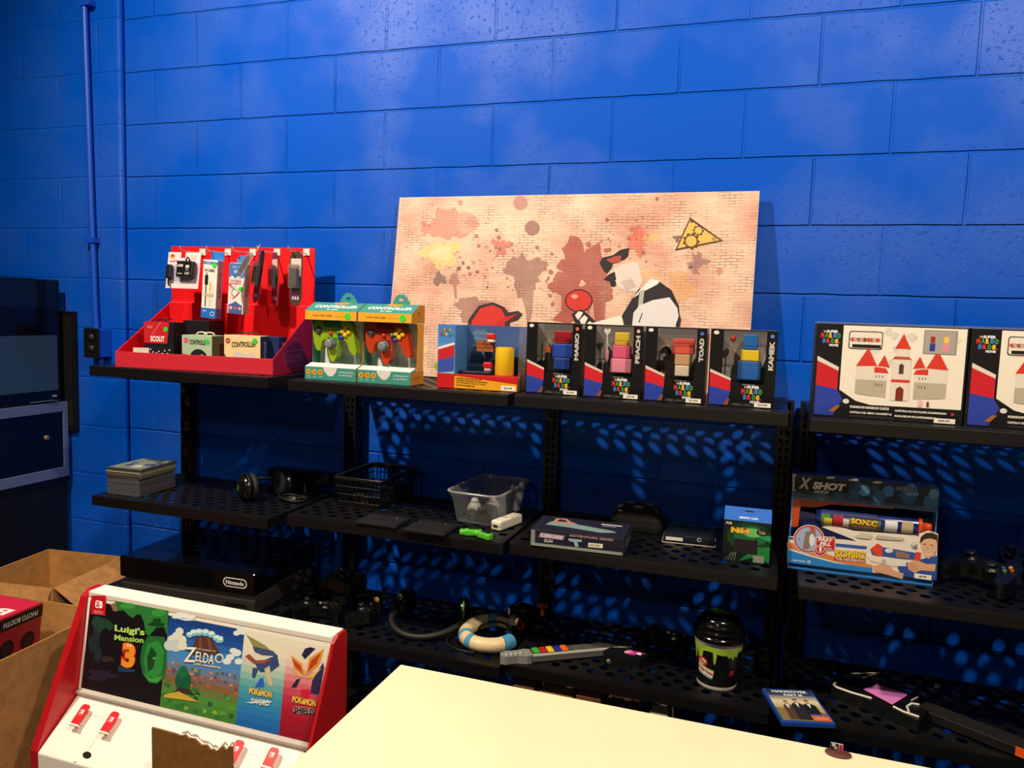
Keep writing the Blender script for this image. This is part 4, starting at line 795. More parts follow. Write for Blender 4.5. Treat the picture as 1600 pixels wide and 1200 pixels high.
# ------------------------------------------------------------------ two castle playset boxes
def castle_box(x0, label, zt):
    w, h, d = .336, .232, .10; o = thing('castle_playset_box', label, 'boxed toy', (x0,-.425,zt), 0, 'castle playset boxes')
    MB().box((0,0,0), (w,d,h), M('#131214', .4)).build('carton', o, bevel=.0008)
    MB().box((.0,.001,h+.0004), (w,d,h+.004), clear_mat(refl=.2, diff=.1)).build('sleeve_top', o)
    f = Art((0,0,0)); f.P([(w*.185,h*.985),(w*.985,h*.985),(w*.985,h*.16),(w*.40,h*.155),(w*.30,h*.19),(w*.185,h*.30)],'#e9e0d2')
    q_ = random.Random(4)
    for i in range(26): f.blot(w*q_.uniform(.24,.95), h*q_.uniform(.50,.93), h*.04, q_.choice(['#d3cbc0','#dcd4c8','#cfc8be']), 1, seed=i)
    # generic toy castle: plain keep, two round towers, low walls
    a_, b_, c_ = '#ddd4c8', '#b4aa96', '#cf3a2a'
    for sgn in (-1, 1):
        X = lambda t: w*(.585+sgn*t)
        f.P([(X(.09),h*.24),(X(.27),h*.26),(X(.27),h*.42),(X(.09),h*.42)], b_, 2); f.P([(X(.09),h*.42),(X(.27),h*.42),(X(.27),h*.50),(X(.09),h*.50)], a_, 2); f.P([(X(.08),h*.50),(X(.20),h*.50),(X(.17),h*.56),(X(.10),h*.55)], c_, 3)
        f.P([(X(.175),h*.25),(X(.295),h*.27),(X(.295),h*.58),(X(.175),h*.58)], a_, 3); f.P([(X(.175),h*.25),(X(.295),h*.27),(X(.295),h*.42),(X(.175),h*.42)], b_, 4); f.P([(X(.16),h*.57),(X(.30),h*.56),(X(.225),h*.76)], c_, 4)
        f.P([(X(.075),h*.56),(X(.155),h*.57),(X(.115),h*.69)], c_, 3); f.P([(X(.09),h*.50),(X(.145),h*.50),(X(.145),h*.58),(X(.09),h*.58)], a_, 2)
        for i in range(3): f.rect(X(.12+i*.02)-.0008,h*.45,X(.12+i*.02)+.0008,h*.475,'#6a5a52',5); f.rect(X(.12+i*.02)-.0008,h*.36,X(.12+i*.02)+.0008,h*.385,'#5a4a42',5)
        f.P([(X(.225),h*.76),(X(.225),h*.81),(X(.222),h*.81),(X(.222),h*.76)], '#8a7a6a', 4)
    f.rect(w*.525,h*.22,w*.645,h*.66,a_,5); f.rect(w*.545,h*.66,w*.625,h*.76,a_,5); f.P([(w*.52,h*.65),(w*.65,h*.65),(w*.63,h*.68),(w*.54,h*.68)],'#b8503c',6); f.P([(w*.535,h*.76),(w*.635,h*.76),(w*.585,h*.92)],c_,6); f.rect(w*.525,h*.41,w*.645,h*.44,c_,6)
    f.P([(w*.56,h*.22),(w*.61,h*.22),(w*.61,h*.34),(w*.585,h*.37),(w*.56,h*.34)],'#7a2c1e',7); f.P([(w*.57,h*.50),(w*.60,h*.50),(w*.60,h*.59),(w*.585,h*.61),(w*.57,h*.59)],'#4a3a34',7)
    f.rect(w*.71,h*.17,w*.735,h*.235,'#eab0b8',6); f.rect(w*.765,h*.17,w*.78,h*.225,'#7a2a3a',6)
    f.rr(w*.225,h*.74,w*.45,h*.93,.006,'#1a181a',2); f.rr(w*.231,h*.75,w*.444,h*.92,.005,'#e4dace',3); f.rect(w*.25,h*.755,w*.44,h*.79,'#1a181a',4)
    for i in range(9): f.blot(w*(.25+i*.021), h*.84, h*.022, q_.choice(['#b8503c','#8a6a5a','#c8a090','#6a4a44']), 4, seed=i)
    f.rect(w*.715,h*.72,w*.925,h*.965,'#8f8a86',3); f.rect(w*.72,h*.725,w*.915,h*.955,'#a39d98',4); f.rect(w*.755,h*.75,w*.79,h*.83,'#2b3f8c',5); f.rect(w*.758,h*.835,w*.787,h*.90,'#a8242c',5); f.rect(w*.838,h*.75,w*.878,h*.83,'#e08aa0',5); f.rect(w*.842,h*.835,w*.874,h*.90,'#e8c04a',5)
    g_ = Art((0,0,0)); film_logo(g_, w*.03, h*.815, w*.14); g_.build('logo_lettering', o)
    f.P([(w*.02,h*.34),(w*.02,h*.60),(w*.17,h*.50),(w*.17,h*.30)],'#c4202a',2); f.P([(w*.02,h*.02),(w*.02,h*.34),(w*.17,h*.30),(w*.21,h*.20),(w*.15,h*.02)],'#2b3fa0',2); f.P([(w*.02,h*.60),(w*.02,h*.65),(w*.17,h*.54),(w*.17,h*.50)],'#d8cfc4',2); f.P([(w*.12,h*.06),(w*.17,h*.13),(w*.20,h*.13),(w*.16,h*.06)],'#a0602c',4)
    f.C(w*.235,h*.18,w*.022,'#d9d2c6',3,ry=w*.018)
    for (x_, y_, t_, l_) in ((.265,.125,'MUSHROOM KINGDOM CASTLE',.26),(.265,.070,'CASTILLO DEL REINO CHAMPIÑÓN',.28),(.565,.115,'CHÂTEAU DU ROYAUME CHAMPIGNON',.33),(.565,.060,'SCHLOSS IM PILZ-KÖNIGREICH',.27)): f.T(t_, (w*x_,h*y_), (w*(x_+l_),h*y_), h*.026, '#e4ded6', 3, bold=.05)
    f.rect(w*.27,h*.015,w*.56,h*.04,'#2a2826',2); f.rect(w*.60,h*.015,w*.78,h*.035,'#24221f',2); f.C(w*.935,h*.11,w*.011,'#c02a44',3)
    f.build('front_print', o); g_ = Art((0,0,0)); g_.rect(w*.82,h*.012,w*.955,h*.062,'#f0e8d8',5); g_.T('$39.99',(w*.85,h*.037),(w*.92,h*.037),h*.02,'#3a3632',6,bold=.02); g_.build('price_sticker', o)
    return o
castle_box(2.049, 'wide black boxed castle playset with white front at the left of its shelf', ZT[3])
castle_box(2.3885, 'second wide black castle playset box, cut off by the right edge of the view', ZT[3])
# ------------------------------------------------------------------ printed board leaning on the wall
def brick_mat(base, fac, scale=1.0):
    m = bpy.data.materials.new('printed_brick'); m.use_nodes = True; nt = m.node_tree; b = nt.nodes['Principled BSDF']; b.inputs['Roughness'].default_value = .5; L = nt.links.new; N = nt.nodes.new
    tc = N('ShaderNodeTexCoord'); mp = N('ShaderNodeMapping'); mp.inputs['Rotation'].default_value = (R(90),0,0); L(tc.outputs['Object'], mp.inputs[0])
    br = N('ShaderNodeTexBrick'); br.inputs['Color1'].default_value = lin('#e2b49a'); br.inputs['Color2'].default_value = lin('#c6907c'); br.inputs['Mortar'].default_value = lin('#b98672'); br.inputs['Scale'].default_value = 1
    br.inputs['Brick Width'].default_value = .032; br.inputs['Row Height'].default_value = .0092; br.inputs['Mortar Size'].default_value = .0009; br.inputs['Mortar Smooth'].default_value = .4; br.inputs['Bias'].default_value = -.2
    ns = N('ShaderNodeTexNoise'); ns.inputs['Scale'].default_value = 26; ns.inputs['Detail'].default_value = 5; L(mp.outputs[0], ns.inputs['Vector'])
    ad = N('ShaderNodeMix'); ad.data_type = 'VECTOR'; ad.inputs['Factor'].default_value = .006; L(mp.outputs[0], ad.inputs[4]); L(ns.outputs['Color'], ad.inputs[5]); L(ad.outputs[1], br.inputs['Vector'])
    n2 = N('ShaderNodeTexNoise'); n2.inputs['Scale'].default_value = 5; n2.inputs['Detail'].default_value = 6; L(mp.outputs[0], n2.inputs['Vector'])
    r2 = N('ShaderNodeValToRGB'); r2.color_ramp.elements[0].position = .35; r2.color_ramp.elements[0].color = lin('#b87060'); r2.color_ramp.elements[1].position = .62; r2.color_ramp.elements[1].color = lin('#f2d6bc'); L(n2.outputs['Fac'], r2.inputs[0])
    m1 = N('ShaderNodeMix'); m1.data_type = 'RGBA'; m1.inputs['Factor'].default_value = .5; L(br.outputs['Color'], m1.inputs[6]); L(r2.outputs[0], m1.inputs[7])
    # dark broken joint lines, stronger low down on the print
    n3 = N('ShaderNodeTexNoise'); n3.inputs['Scale'].default_value = 16; n3.inputs['Detail'].default_value = 4; L(mp.outputs[0], n3.inputs['Vector'])
    r3 = N('ShaderNodeMapRange'); r3.inputs['From Min'].default_value = .45; r3.inputs['From Max'].default_value = .62; L(n3.outputs['Fac'], r3.inputs[0])
    mu = N('ShaderNodeMath'); mu.operation = 'MULTIPLY'; L(br.outputs['Fac'], mu.inputs[0]); L(r3.outputs[0], mu.inputs[1])
    m2 = N('ShaderNodeMix'); m2.data_type = 'RGBA'; L(mu.outputs[0], m2.inputs['Factor']); L(m1.outputs[2], m2.inputs[6]); m2.inputs[7].default_value = lin('#54302a')
    m3_ = N('ShaderNodeMix'); m3_.data_type = 'RGBA'; m3_.inputs['Factor'].default_value = fac; L(m2.outputs[2], m3_.inputs[6]); m3_.inputs[7].default_value = lin(base)
    L(m3_.outputs[2], b.inputs['Base Color']); return m
_bm = {}
def BT(c, f=.75):
    if (c, f) not in _bm: _bm[(c, f)] = brick_mat(c, f)
    return _bm[(c, f)]
tl = W(625,312,y=-.035); tr_ = W(1187,297,y=-.035); bx0, bx1 = tl.x, tr_.x; zt_ = (tl.z+tr_.z)/2
H = math.hypot(zt_-ZT[1]-.001, .085); ang = math.atan2(.085, zt_-ZT[1])
bd = thing('printed_board', 'pink brick graffiti art board leaning on the blue wall behind the boxes', 'art board', (bx0,-.122,ZT[1]+.003), rot=(-ang,0,0))
bw = bx1-bx0
MB().box((0,0,0), (bw,.008,H), M('#e8d0b8', .6)).build('board', bd)
MI = bd.matrix_basis; bo = MI @ V((0,0,0)); bu = (MI.to_3x3() @ V((1,0,0))); bv = (MI.to_3x3() @ V((0,0,1)))
F = Art(bo, bu, bv, z=(600,290,.375), step=.0003); G = Art(bo, bu, bv, step=.0003); G.mb = F.mb
G.rect(.001,.001,bw-.001,H-.001, brick_mat('#e8c4a8', .06), -.5)
# washes and splats
F.blot(262,165,84,BT('#c4705c',.72),1,ry=62,seed=2,rough=.45); F.blot(345,155,46,BT('#c88064',.6),2,seed=8,rough=.15); F.C(366,152,26,BT('#a85a4c',.6),3)
F.C(568,72,30,BT('#9a5f5c',.7),1); F.C(618,177,31,BT('#7c4a48',.8),1); F.blot(240,285,76,BT('#e6d070',.55),1,ry=52,seed=5,rough=.5); F.blot(240,285,46,BT('#f4e8a0',.5),2,ry=30,seed=6)
F.blot(492,255,32,BT('#c25850',.75),1,seed=9,rough=.7); F.P([(480,270),(492,272),(450,318)],BT('#c25850',.75),1); F.P([(130,215),(200,188),(196,196)],BT('#c4705c',.72),1)
F.blot(588,365,74,BT('#7c4844',.68),1,ry=78,seed=12,rough=.5); F.P([(560,420),(625,420),(618,520),(600,610),(590,520)],BT('#7c4844',.6),1)
F.blot(232,390,26,BT('#5c4c48',.75),1,seed=14,rough=.5); F.blot(292,392,20,BT('#9a5a58',.7),1,ry=26,seed=15); F.P([(286,400),(302,400),(304,470),(296,475)],BT('#9a5a58',.7),1); F.blot(375,515,74,BT('#844846',.66),1,ry=52,seed=16,rough=.4)
F.blot(815,335,96,BT('#982a20',.8),2,ry=95,seed=21,rough=.5); F.blot(870,330,58,BT('#982a20',.8),3,ry=70,seed=22,rough=.5); F.blot(740,410,48,BT('#982a20',.78),3,seed=23,rough=.35); F.blot(900,430,60,BT('#982a20',.75),2,seed=24)
F.P([(740,420),(920,420),(915,580),(880,580),(870,480),(850,540),(835,470),(800,560),(770,575),(700,560),(740,520)],BT('#982a20',.8),2); F.P([(900,440),(925,440),(915,620),(902,620)],BT('#8e2a20',.7),3)
F.blot(1055,235,34,BT('#d0604a',.7),1,ry=52,seed=26,rough=.6); F.blot(1120,215,32,BT('#dcae5c',.55),1,ry=18,seed=27); F.blot(1235,425,60,BT('#d89a50',.5),1,ry=66,seed=28,rough=.4); F.blot(1120,390,46,BT('#dcae70',.45),1,seed=29); F.blot(150,680,26,BT('#ecd060',.7),1,seed=31,rough=.5)
F.blot(1310,312,34,BT('#6a4450',.6),1,ry=24,seed=32,rough=.9); F.blot(1295,345,20,BT('#6a4450',.55),1,seed=33,rough=.9); F.blot(1222,220,14,BT('#4a3430',.8),1,seed=34,rough=.8); F.C(1398,357,14,BT('#c87050',.7),1); F.blot(1045,185,18,BT('#b84a3c',.7),1,seed=35,rough=.8)
q4 = random.Random(9)
for i in range(230):
    cx_, cy_, sd_ = q4.choice([(820,330,150),(590,360,110),(260,200,120),(350,340,60),(1050,240,90),(700,420,80),(930,250,90),(1310,320,50),(480,260,60)])
    x_, y_ = q4.gauss(cx_, sd_), q4.gauss(cy_, sd_*.6); 
    if 70 < x_ < 1540 and 40 < y_ < 570: F.C(x_, y_, q4.choice([2,2,3,3,4,5,8]), BT(q4.choice(['#a03226','#7c4844','#6a3a38','#b86a58']), .75), 1, seg=10)
for x_, y_, r_, c_ in ((930,142,8,'#a03226'),(852,245,11,'#a03226'),(695,360,10,'#a03226'),(165,158,12,'#c4705c'),(318,70,10,'#a86a60'),(925,270,9,'#a03226'),(312,345,9,'#3a2a28'),(352,342,7,'#3a2a28'),(388,360,6,'#3a2a28'),(330,322,6,'#3a2a28'),(638,258,8,'#8c4a48'),(700,285,6,'#8c4a48')): F.C(x_,y_,r_,BT(c_,.8),3)
# yellow triangle with gears
F.P([(1275,132),(1414,231),(1212,272)],'#5f3d2c',3); F.P([(1276,144),(1398,228),(1223,262)],'#dcb25c',4)
def gear(x, y, r, n, c, c2):
    pts = []
    for i in range(n*4):
        a = 2*math.pi*i/(n*4); rr_ = r*(1.18 if i % 4 in (0, 1) else .95); pts.append((x+rr_*math.cos(a), y+rr_*math.sin(a)))
    F.P(pts, c, 5); F.C(x, y, r*.76, c2, 6)
gear(1280,232,30,9,'#5f3d2c','#dcb25c'); gear(1310,188,20,8,'#5f3d2c','#dcb25c'); F.C(1282,150,6,'#5f3d2c',5); F.C(1375,222,7,'#5f3d2c',5); F.C(1375,222,4,'#dcb25c',6)
# plain red cap, red ball held in a hand, stencil man in a hat (generic shapes)
F.P([(340,640),(352,560),(395,500),(455,486),(500,505),(520,528),(560,522),(578,536),(560,560),(525,572),(530,640)],'#38252a',3); F.P([(356,640),(366,566),(402,512),(452,498),(490,515),(505,545),(500,640)],'#cc2a26',4); F.P([(430,600),(505,548),(560,534),(520,560),(470,600)],'#b8241f',5)
F.C(812,480,58,'#241a1c',3,ry=48); F.C(812,480,53,'#c8322a',4,ry=43); F.C(795,462,14,'#e89a8c',5,ry=9)
F.P([(782,535),(820,515),(850,535),(895,580),(910,640),(830,640),(800,580)],'#201a1e',5)
for p_ in ([(796,540),(812,524),(830,528),(822,545),(808,560)],[(815,560),(836,540),(850,552),(838,575),(824,580)],[(835,585),(858,565),(880,582),(870,600),(845,600)],[(860,575),(990,540),(1000,580),(900,600)]): F.P(p_, '#e6dcd2', 6)
F.P([(898,322),(912,300),(955,290),(985,268),(1022,260),(1018,294),(1000,310),(958,318),(948,345),(930,368),(916,356)],'#262024',4); F.P([(925,310),(960,295),(990,292),(985,318),(950,325)],'#a8483c',5); F.P([(914,392),(940,368),(962,360),(968,392),(942,402)],'#262024',4); F.C(955,408,13,'#262024',4,ry=14)
F.P([(958,345),(990,330),(1040,318),(1060,330),(1078,400),(1055,442),(1010,440),(985,428),(968,412)],BT('#d8d0ca',.75),3); F.P([(985,400),(1030,385),(1050,420),(1010,440)],BT('#b8aca8',.6),4)
F.P([(1035,470),(1062,432),(1085,425),(1150,402),(1198,436),(1228,500),(1235,580),(1215,640),(950,640),(975,570)],'#2a2226',5); F.P([(1062,440),(1112,388),(1150,398),(1140,412),(1085,440)],'#e6e0da',6); F.P([(1035,470),(1068,435),(1060,455)],'#e6e0da',6); F.P([(1066,440),(1086,432),(1076,520),(1056,530)],'#b4acaa',6)
F.P([(1040,530),(1065,500),(1120,478),(1190,466),(1222,510),(1230,545),(1218,640),(1028,640)],'#d9d5d6',7); F.P([(1060,570),(1075,530),(1079,531),(1066,570)],'#5a5256',8); F.P([(1222,505),(1238,560),(1220,640),(1216,580),(1228,545)],'#2a2226',8)
F.mb.build('art_print', bd, world=True)
# ------------------------------------------------------------------ shared small makers
def loop_rr(w, d, r, z, cx=0, cy=0, n=6):
    pts = []
    for sx_, sy_, a0 in ((1,1,0),(-1,1,90),(-1,-1,180),(1,-1,270)):
        for k in range(n+1):
            a = R(a0+90*k/n); pts.append(V((cx+sx_*(w/2-r)+r*math.cos(a), cy+sy_*(d/2-r)+r*math.sin(a), z)))
    return pts
def loft(mb, loops, m, close0=True, close1=False, smooth=True):
    n = len(loops[0]); vs = [p for l in loops for p in l]; fs = []
    for i in range(len(loops)-1):
        a, b = i*n, (i+1)*n; fs += [(a+k, a+(k+1) % n, b+(k+1) % n, b+k) for k in range(n)]
    mb.add(vs, fs, m, None, smooth)
    if close0: mb.add(loops[0], [tuple(reversed(range(n)))], m)
    if close1: mb.add(loops[-1], [tuple(range(n))], m)
    return mb
GPH = [(0,.030),(.020,.031),(.034,.036),(.050,.035),(.064,.022),(.072,-.004),(.079,-.038),(.077,-.056),(.066,-.062),(.054,-.050),(.044,-.028),(.030,-.016),(0,-.014)]
def gamepad(label, loc, rot, group='black gamepads on the shelves', body='#0c0c0d', lit=True, sc=1.0):
    c = thing('gamepad', label, 'game controller', loc, group=group, rot=rot); c.scale = (sc,)*3; c.matrix_basis = Matrix.LocRotScale(V(loc), c.rotation_euler, V((sc,sc,sc)))
    out = GPH + [(-x, y) for x, y in GPH[-2:0:-1]]; out = out[::-1]
    MB().prism(out, 0, .034, M(body, .28, spec=.6), u=(1,0,0), v=(0,1,0)).build('shell', c, bevel=.012, bseg=4)
    for nm, x, y in (('thumb_stick',-.044,.012),('thumb_stick',.022,-.010)):
        MB().lathe([(.014,.0335),(.013,.0365),(.006,.037),(.005,.044),(.010,.046),(.011,.049),(.008,.051),(.0001,.0495)], M('#1a1a1b',.35), 18, Matrix.Translation((x,y,0))).build(nm, c)
    MB().box((-.030,-.008,.034),(-.014,-.004,.037),M('#141415',.3)).box((-.024,-.014,.0341),(-.020,.002,.0371),M('#141415',.3)).build('direction_pad', c)
    for (x, y), cc in zip(((.044,.000),(.054,.010),(.034,.010),(.044,.020)), ('#3f7a2c','#a8321c','#2c4a8c','#b8862a') if lit else ('#1c1c1e',)*4):
        MB().lathe([(.0042,.0335),(.0042,.037),(.003,.038),(.0001,.0383)], M(cc,.2), 12, Matrix.Translation((x,y,0))).build('face_button', c)
    MB().lathe([(.006,.0335),(.006,.035),(.0001,.0355)], M('#8a8c8e',.3,metal=.5), 14, Matrix.Translation((0,.016,0))).build('home_button', c)
    return c
def coil(name, label, loc, r, n, th, c='#121213', seed=1, cat='cable'):
    o = thing(name, label, cat, loc); q = random.Random(seed); path = []
    for k in range(n*16+1):
        t = 2*math.pi*k/16; rr_ = r*(1+.18*math.sin(t*.37+seed)+.1*math.sin(1.7*t)); path.append((rr_*math.cos(t), rr_*.75*math.sin(t), th+ (k/16)*th*1.2+.002*math.sin(t*2.3+seed)))
    m_ = MB().tube(path, th, M(c,.4), 6); m_.build('wire', o)
    e_ = V(path[-1]); MB().box((e_.x-.006,e_.y-.005,e_.z-.003),(e_.x+.014,e_.y+.005,e_.z+.006), M('#2a2a2c',.35)).build('connector', o, bevel=.001)
    return o
# ------------------------------------------------------------------ middle shelves, left end: cases, headset, sensor
zA = .8685
hh = [.0088]*7+[.0115]*3
z = zA; q5 = random.Random(5); names = ['lowest','second from the bottom','third from the bottom','fourth from the bottom','fifth from the bottom','fifth from the top','fourth from the top','third from the top','second from the top','topmost']
for i, t_ in enumerate(hh):
    lowp = i < 7; dx, dy = (q5.uniform(-.001,.001), q5.uniform(-.001,.001)) if lowp else (.003+q5.uniform(-.002,.004), -.004+q5.uniform(-.003,.003))
    o = thing('game_case', 'plastic game case, %s of the stack left on the middle shelf' % names[i], 'game case', (-.224+dx,-.430+dy,z+.0003), R(2.5 if lowp else 3.5), 'game cases stacked at the left end')
    w_, d_ = (.136,.178) if lowp else (.140,.182)
    pc = clear_mat(tint='#c8c8cc', refl=.16, diff=.35, rough=.12, diffc='#9a9aa0') if lowp else M(('#5a5648','#8a8474','#4a4a40')[i-7], .3)
    MB().box((0,0,0),(w_,d_,t_-.0006), pc).build('shell', o, bevel=.0012)
    MB().box((.012,.004,.002),(w_-.004,d_-.004,t_-.0022), M(('#6a6468','#4a464c','#8a8488')[i % 3],.5)).build('insert', o) if lowp else None
    if lowp: MB().box((-.0008,.004,.001),(-.0002,d_-.004,t_-.0016), M('#c8c6c8',.4)).build('spine', o)
    else: MB().box((.001,-.0006,.0035),(w_-.001,-.0002,t_-.0042), M('#2a2824',.4)).build('seam_strip', o)
    if i == 9:
        f = Art((0,0,t_-.0006),(1,0,0),(0,1,0)); f.rect(.006,.006,w_-.006,d_-.006,'#7a8478'); q6 = random.Random(2)
        for k in range(14): f.blot(q6.uniform(.02,w_-.02), q6.uniform(.02,d_-.02), q6.uniform(.008,.02), q6.choice(['#a9b0a8','#46506a','#5f6c6a','#c0c2b8','#3a4658']), 1, seed=k)
        f.build('cover_print', o)
    z += t_
ZB = zA
hc = W(396,752,y=-.25)
def headset(label, loc, rot, accent, r=.048, band=.095, arc=(20,160)):
    o = thing('headset', label, 'headset', loc, rot=rot)
    for sx_ in (-1, 1):
        X_ = Matrix.Translation((sx_*band*.92,0,0)) @ Matrix.Rotation(R(90*sx_),4,'Y')
        cup = MB().lathe([(.0001,.030),(r*.55,.029),(r*.85,.022),(r,.008),(r,-.004),(r*.9,-.008)], M('#0d0d0e',.18,spec=.6), 24, X_).build('ear_cup', o)
        MB().lathe([(r*.5,-.008),(r*.92,-.0082),(r,-.018),(r*.9,-.027),(r*.5,-.027)], M('#161617',.7), 24, X_).build('ear_cushion', o)
        MB().lathe([(r*1.02,.002),(r*1.05,.005),(r*1.02,.008),(r*.99,.005),(r*1.02,.002)], M(accent,.35), 24, X_).build('accent_ring', cup)
    pth = [(band*math.cos(R(a)),0,band*1.02*math.sin(R(a))+.004) for a in range(0,181,10)]
    m_ = MB(); m_.tube(pth, .0075, M('#161617',.45), 8); m_.build('headband', o)
    return o
ho = headset('black headset with glossy ear cup and small green mark on the left middle shelf', (hc.x+.055,-.255,zA+.051), (R(-84),R(0),R(58)), '#1c1c1e', r=.046, band=.072)
f = Art((-.0966,0,0), (0,0,-1), (0,-1,0)); f.P([(-.004,-.010),(.004,-.010),(.005,.010),(-.003,.010)], '#49a84e', 0); f.build('green_mark', ho)
s0 = W(397,757,y=-.12); s1 = W(520,757,y=-.12)
o = thing('motion_sensor_bar', 'long black motion sensor bar at the back of the left middle shelf', 'sensor', ((s0.x+s1.x)/2+.03,-.105,zA))
MB().box((-.13,-.03,.040),(.13,.03,.078), M('#0b0b0c',.2)).build('sensor_body', o, bevel=.006); MB().hexa([(-.04,-.035,0),(.04,-.035,0),(.04,.035,0),(-.04,.035,0)],[(-.025,-.02,.0398),(.025,-.02,.0398),(.025,.02,.0398),(-.025,.02,.0398)],M('#0b0b0c',.25)).build('base', o, bevel=.003)
MB().box((-.125,-.0312,.045),(.125,-.0302,.073), GLOSS).build('lens_strip', o)
coil('cable_coil', 'tangled black cable in front of the sensor bar on the left middle shelf', (W(470,775,z=zA+.01).x-.01,-.235,zA+.001), .045, 4, .0028, '#1c1b1a', 3)
p = W(532,777,z=zA+.012); o = thing('power_plug', 'small grey and black power plug at the right end of the left middle shelf', 'plug', (.418,-.25,zA+.0005))
MB().box((-.014,-.012,0),(.014,.012,.024), M('#1b1b1c',.4)).build('plug_body', o, bevel=.003); MB().box((-.012,-.0135,.012),(.012,-.0122,.020), M('#8a867e',.4)).build('face_plate', o); MB().tube([(.0,.0125,.012),(.0,.03,.010),(-.03,.045,.004),(-.06,.03,.003)], .0025, BLK, 6).build('cord', o)
# ------------------------------------------------------------------ middle shelf, second bay
zB = .8925
bA, bB = W(547,793,z=zB), W(620,797,z=zB)
o = thing('plastic_basket', 'black slotted plastic basket on the middle shelf left of the clear bin', 'basket', (.70,-.185,zB))
BP = M('#0a0a0b',.35,spec=.5); wb_, db_, hb_ = .150,.235,.098
m_ = MB(); m_.box((-wb_/2,-db_/2,0),(wb_/2,db_/2,.004), BP); m_.build('bottom', o)
k_ = 1.16
def wall(p0, p1, q0, q1, n):
    m_ = MB(); p0, p1, q0, q1 = map(V, (p0,p1,q0,q1))
    for i in range(n+1):
        t_ = i/n; a = p0.lerp(p1,t_); b = q0.lerp(q1,t_); m_.tube([a,b], .0022, BP, 5)
    for j in (.12,.4,.68):
        m_.tube([p0.lerp(q0,j),p1.lerp(q1,j)], .0022, BP, 5)
    # closed band under the rim and along the foot
    for j0, j1 in ((.84,1),(0,.08)): m_.add([p0.lerp(q0,j0),p1.lerp(q1,j0),p1.lerp(q1,j1),p0.lerp(q0,j1)], [(0,1,2,3)], BP)
    return m_
cB = [(-wb_/2,-db_/2,.004),(wb_/2,-db_/2,.004),(wb_/2,db_/2,.004),(-wb_/2,db_/2,.004)]; cT = [(x*k_,y*1.10,hb_) for x, y, _ in cB]
for i in range(4): wall(cB[i], cB[(i+1) % 4], cT[i], cT[(i+1) % 4], 11 if i % 2 == 0 else 15).build('slotted_wall', o)
loft(MB(), [loop_rr(wb_*k_+.008,db_*1.1+.008,.014,hb_-.006),loop_rr(wb_*k_+.012,db_*1.1+.012,.014,hb_),loop_rr(wb_*k_+.004,db_*1.1+.004,.012,hb_+.004),loop_rr(wb_*k_-.004,db_*1.1-.004,.012,hb_)], M('#161617',.25,spec=.6), False).build('rim', o)
coil('cable_coil', 'bundle of dark wire coiled inside the black slotted basket', (.685,-.24,zB+.005), .036, 6, .0026, '#2a2826', 7)
coil('cable_coil', 'second loop of dark wire at the right inside the black basket', (.73,-.20,zB+.005), .028, 4, .0024, '#3a3632', 9)
for lb, cs in (('flat black plastic panel lying in front of the black basket', ((557,815),(625,822),(641,806),(573,800))), ('flat black plastic panel lying beside the front of the clear bin', ((633,825),(700,833),(711,820),(655,808)))):
    pts = [W(x_, y_, z=zB+.012) for x_, y_ in cs]; cx_ = sum((p_ for p_ in pts), V((0,0,0)))/4
    o = thing('flat_panel_cover', lb, 'plastic panel', (cx_.x,cx_.y,zB+.0003), group='flat black panels'); w2, d2 = (pts[1]-pts[0]).length, (pts[3]-pts[0]).length*.9
    MB().box((-w2/2,-d2/2,0),(w2/2,d2/2,.009), M('#161617',.45)).build('panel', o, bevel=.002); MB().box((-w2/2+.006,-d2/2+.006,.0092),(w2/2-.006,d2/2-.006,.0105), M('#1d1d1e',.5)).build('raised_face', o, bevel=.0008)
    MB().box((-w2/2+.01,d2/2-.004,.0093),(w2/2-.012,d2/2-.001,.016), M('#121213',.4)).build('back_ridge', o); MB().lathe([(.0001,.0106),(.002,.0106),(.0001,.0115)], M('#d8d4cc',.3), 10, Matrix.Translation((w2*.22,d2*.32,0))).build('indicator', o)
o = thing('plastic_bin', 'clear milky plastic bin with grey parts inside on the middle shelf', 'storage bin', (1.118,-.205,zB), R(-3))
bm = clear_mat(tint='#e6e8ea', refl=.07, diff=.30, rough=.25, diffc='#d6d8d8')
wt_, dt_, hb_ = .172,.285,.100; wz, dz_ = .128,.235
lp = [loop_rr(wz,dz_,.022,.0015),loop_rr(wz+.006,dz_+.006,.024,.006),loop_rr(wt_-.012,dt_-.012,.03,hb_*.82),loop_rr(wt_-.004,dt_-.004,.032,hb_*.84),loop_rr(wt_,dt_,.033,hb_)]
loft(MB(), lp, bm).build('bin_body', o)
rm_ = clear_mat(tint='#f0f0f0', refl=.14, diff=.5, rough=.2, diffc='#dcdcda')
loft(MB(), [loop_rr(wt_,dt_,.033,hb_-.004),loop_rr(wt_+.012,dt_+.012,.036,hb_-.003),loop_rr(wt_+.012,dt_+.012,.036,hb_+.001),loop_rr(wt_-.001,dt_-.001,.032,hb_+.002)], rm_, False).build('rim', o)
for k, (lb, lx, ly, hz, rr_, cc) in enumerate((('rounded pale grey remote part leaning in the front of the clear bin', -.018,-.085,.055,.020,'#b9b7ac'), ('pale grey round part lying behind in the clear bin', .022,-.03,.05,.022,'#b2b0a8'))):
    q_ = thing('remote_part', lb, 'game accessory', (1.118+lx,-.205+ly,zB+.0105), group=None); MB().ball((0,0,hz*.5),.024,M(cc,.4),16,(1,.9,hz/.048)).build('shell', q_); MB().lathe([(.012,hz-.004),(.014,hz),(.008,hz+.008),(.0001,hz+.010)],M('#d0cec6',.35),14).build('cap', q_)
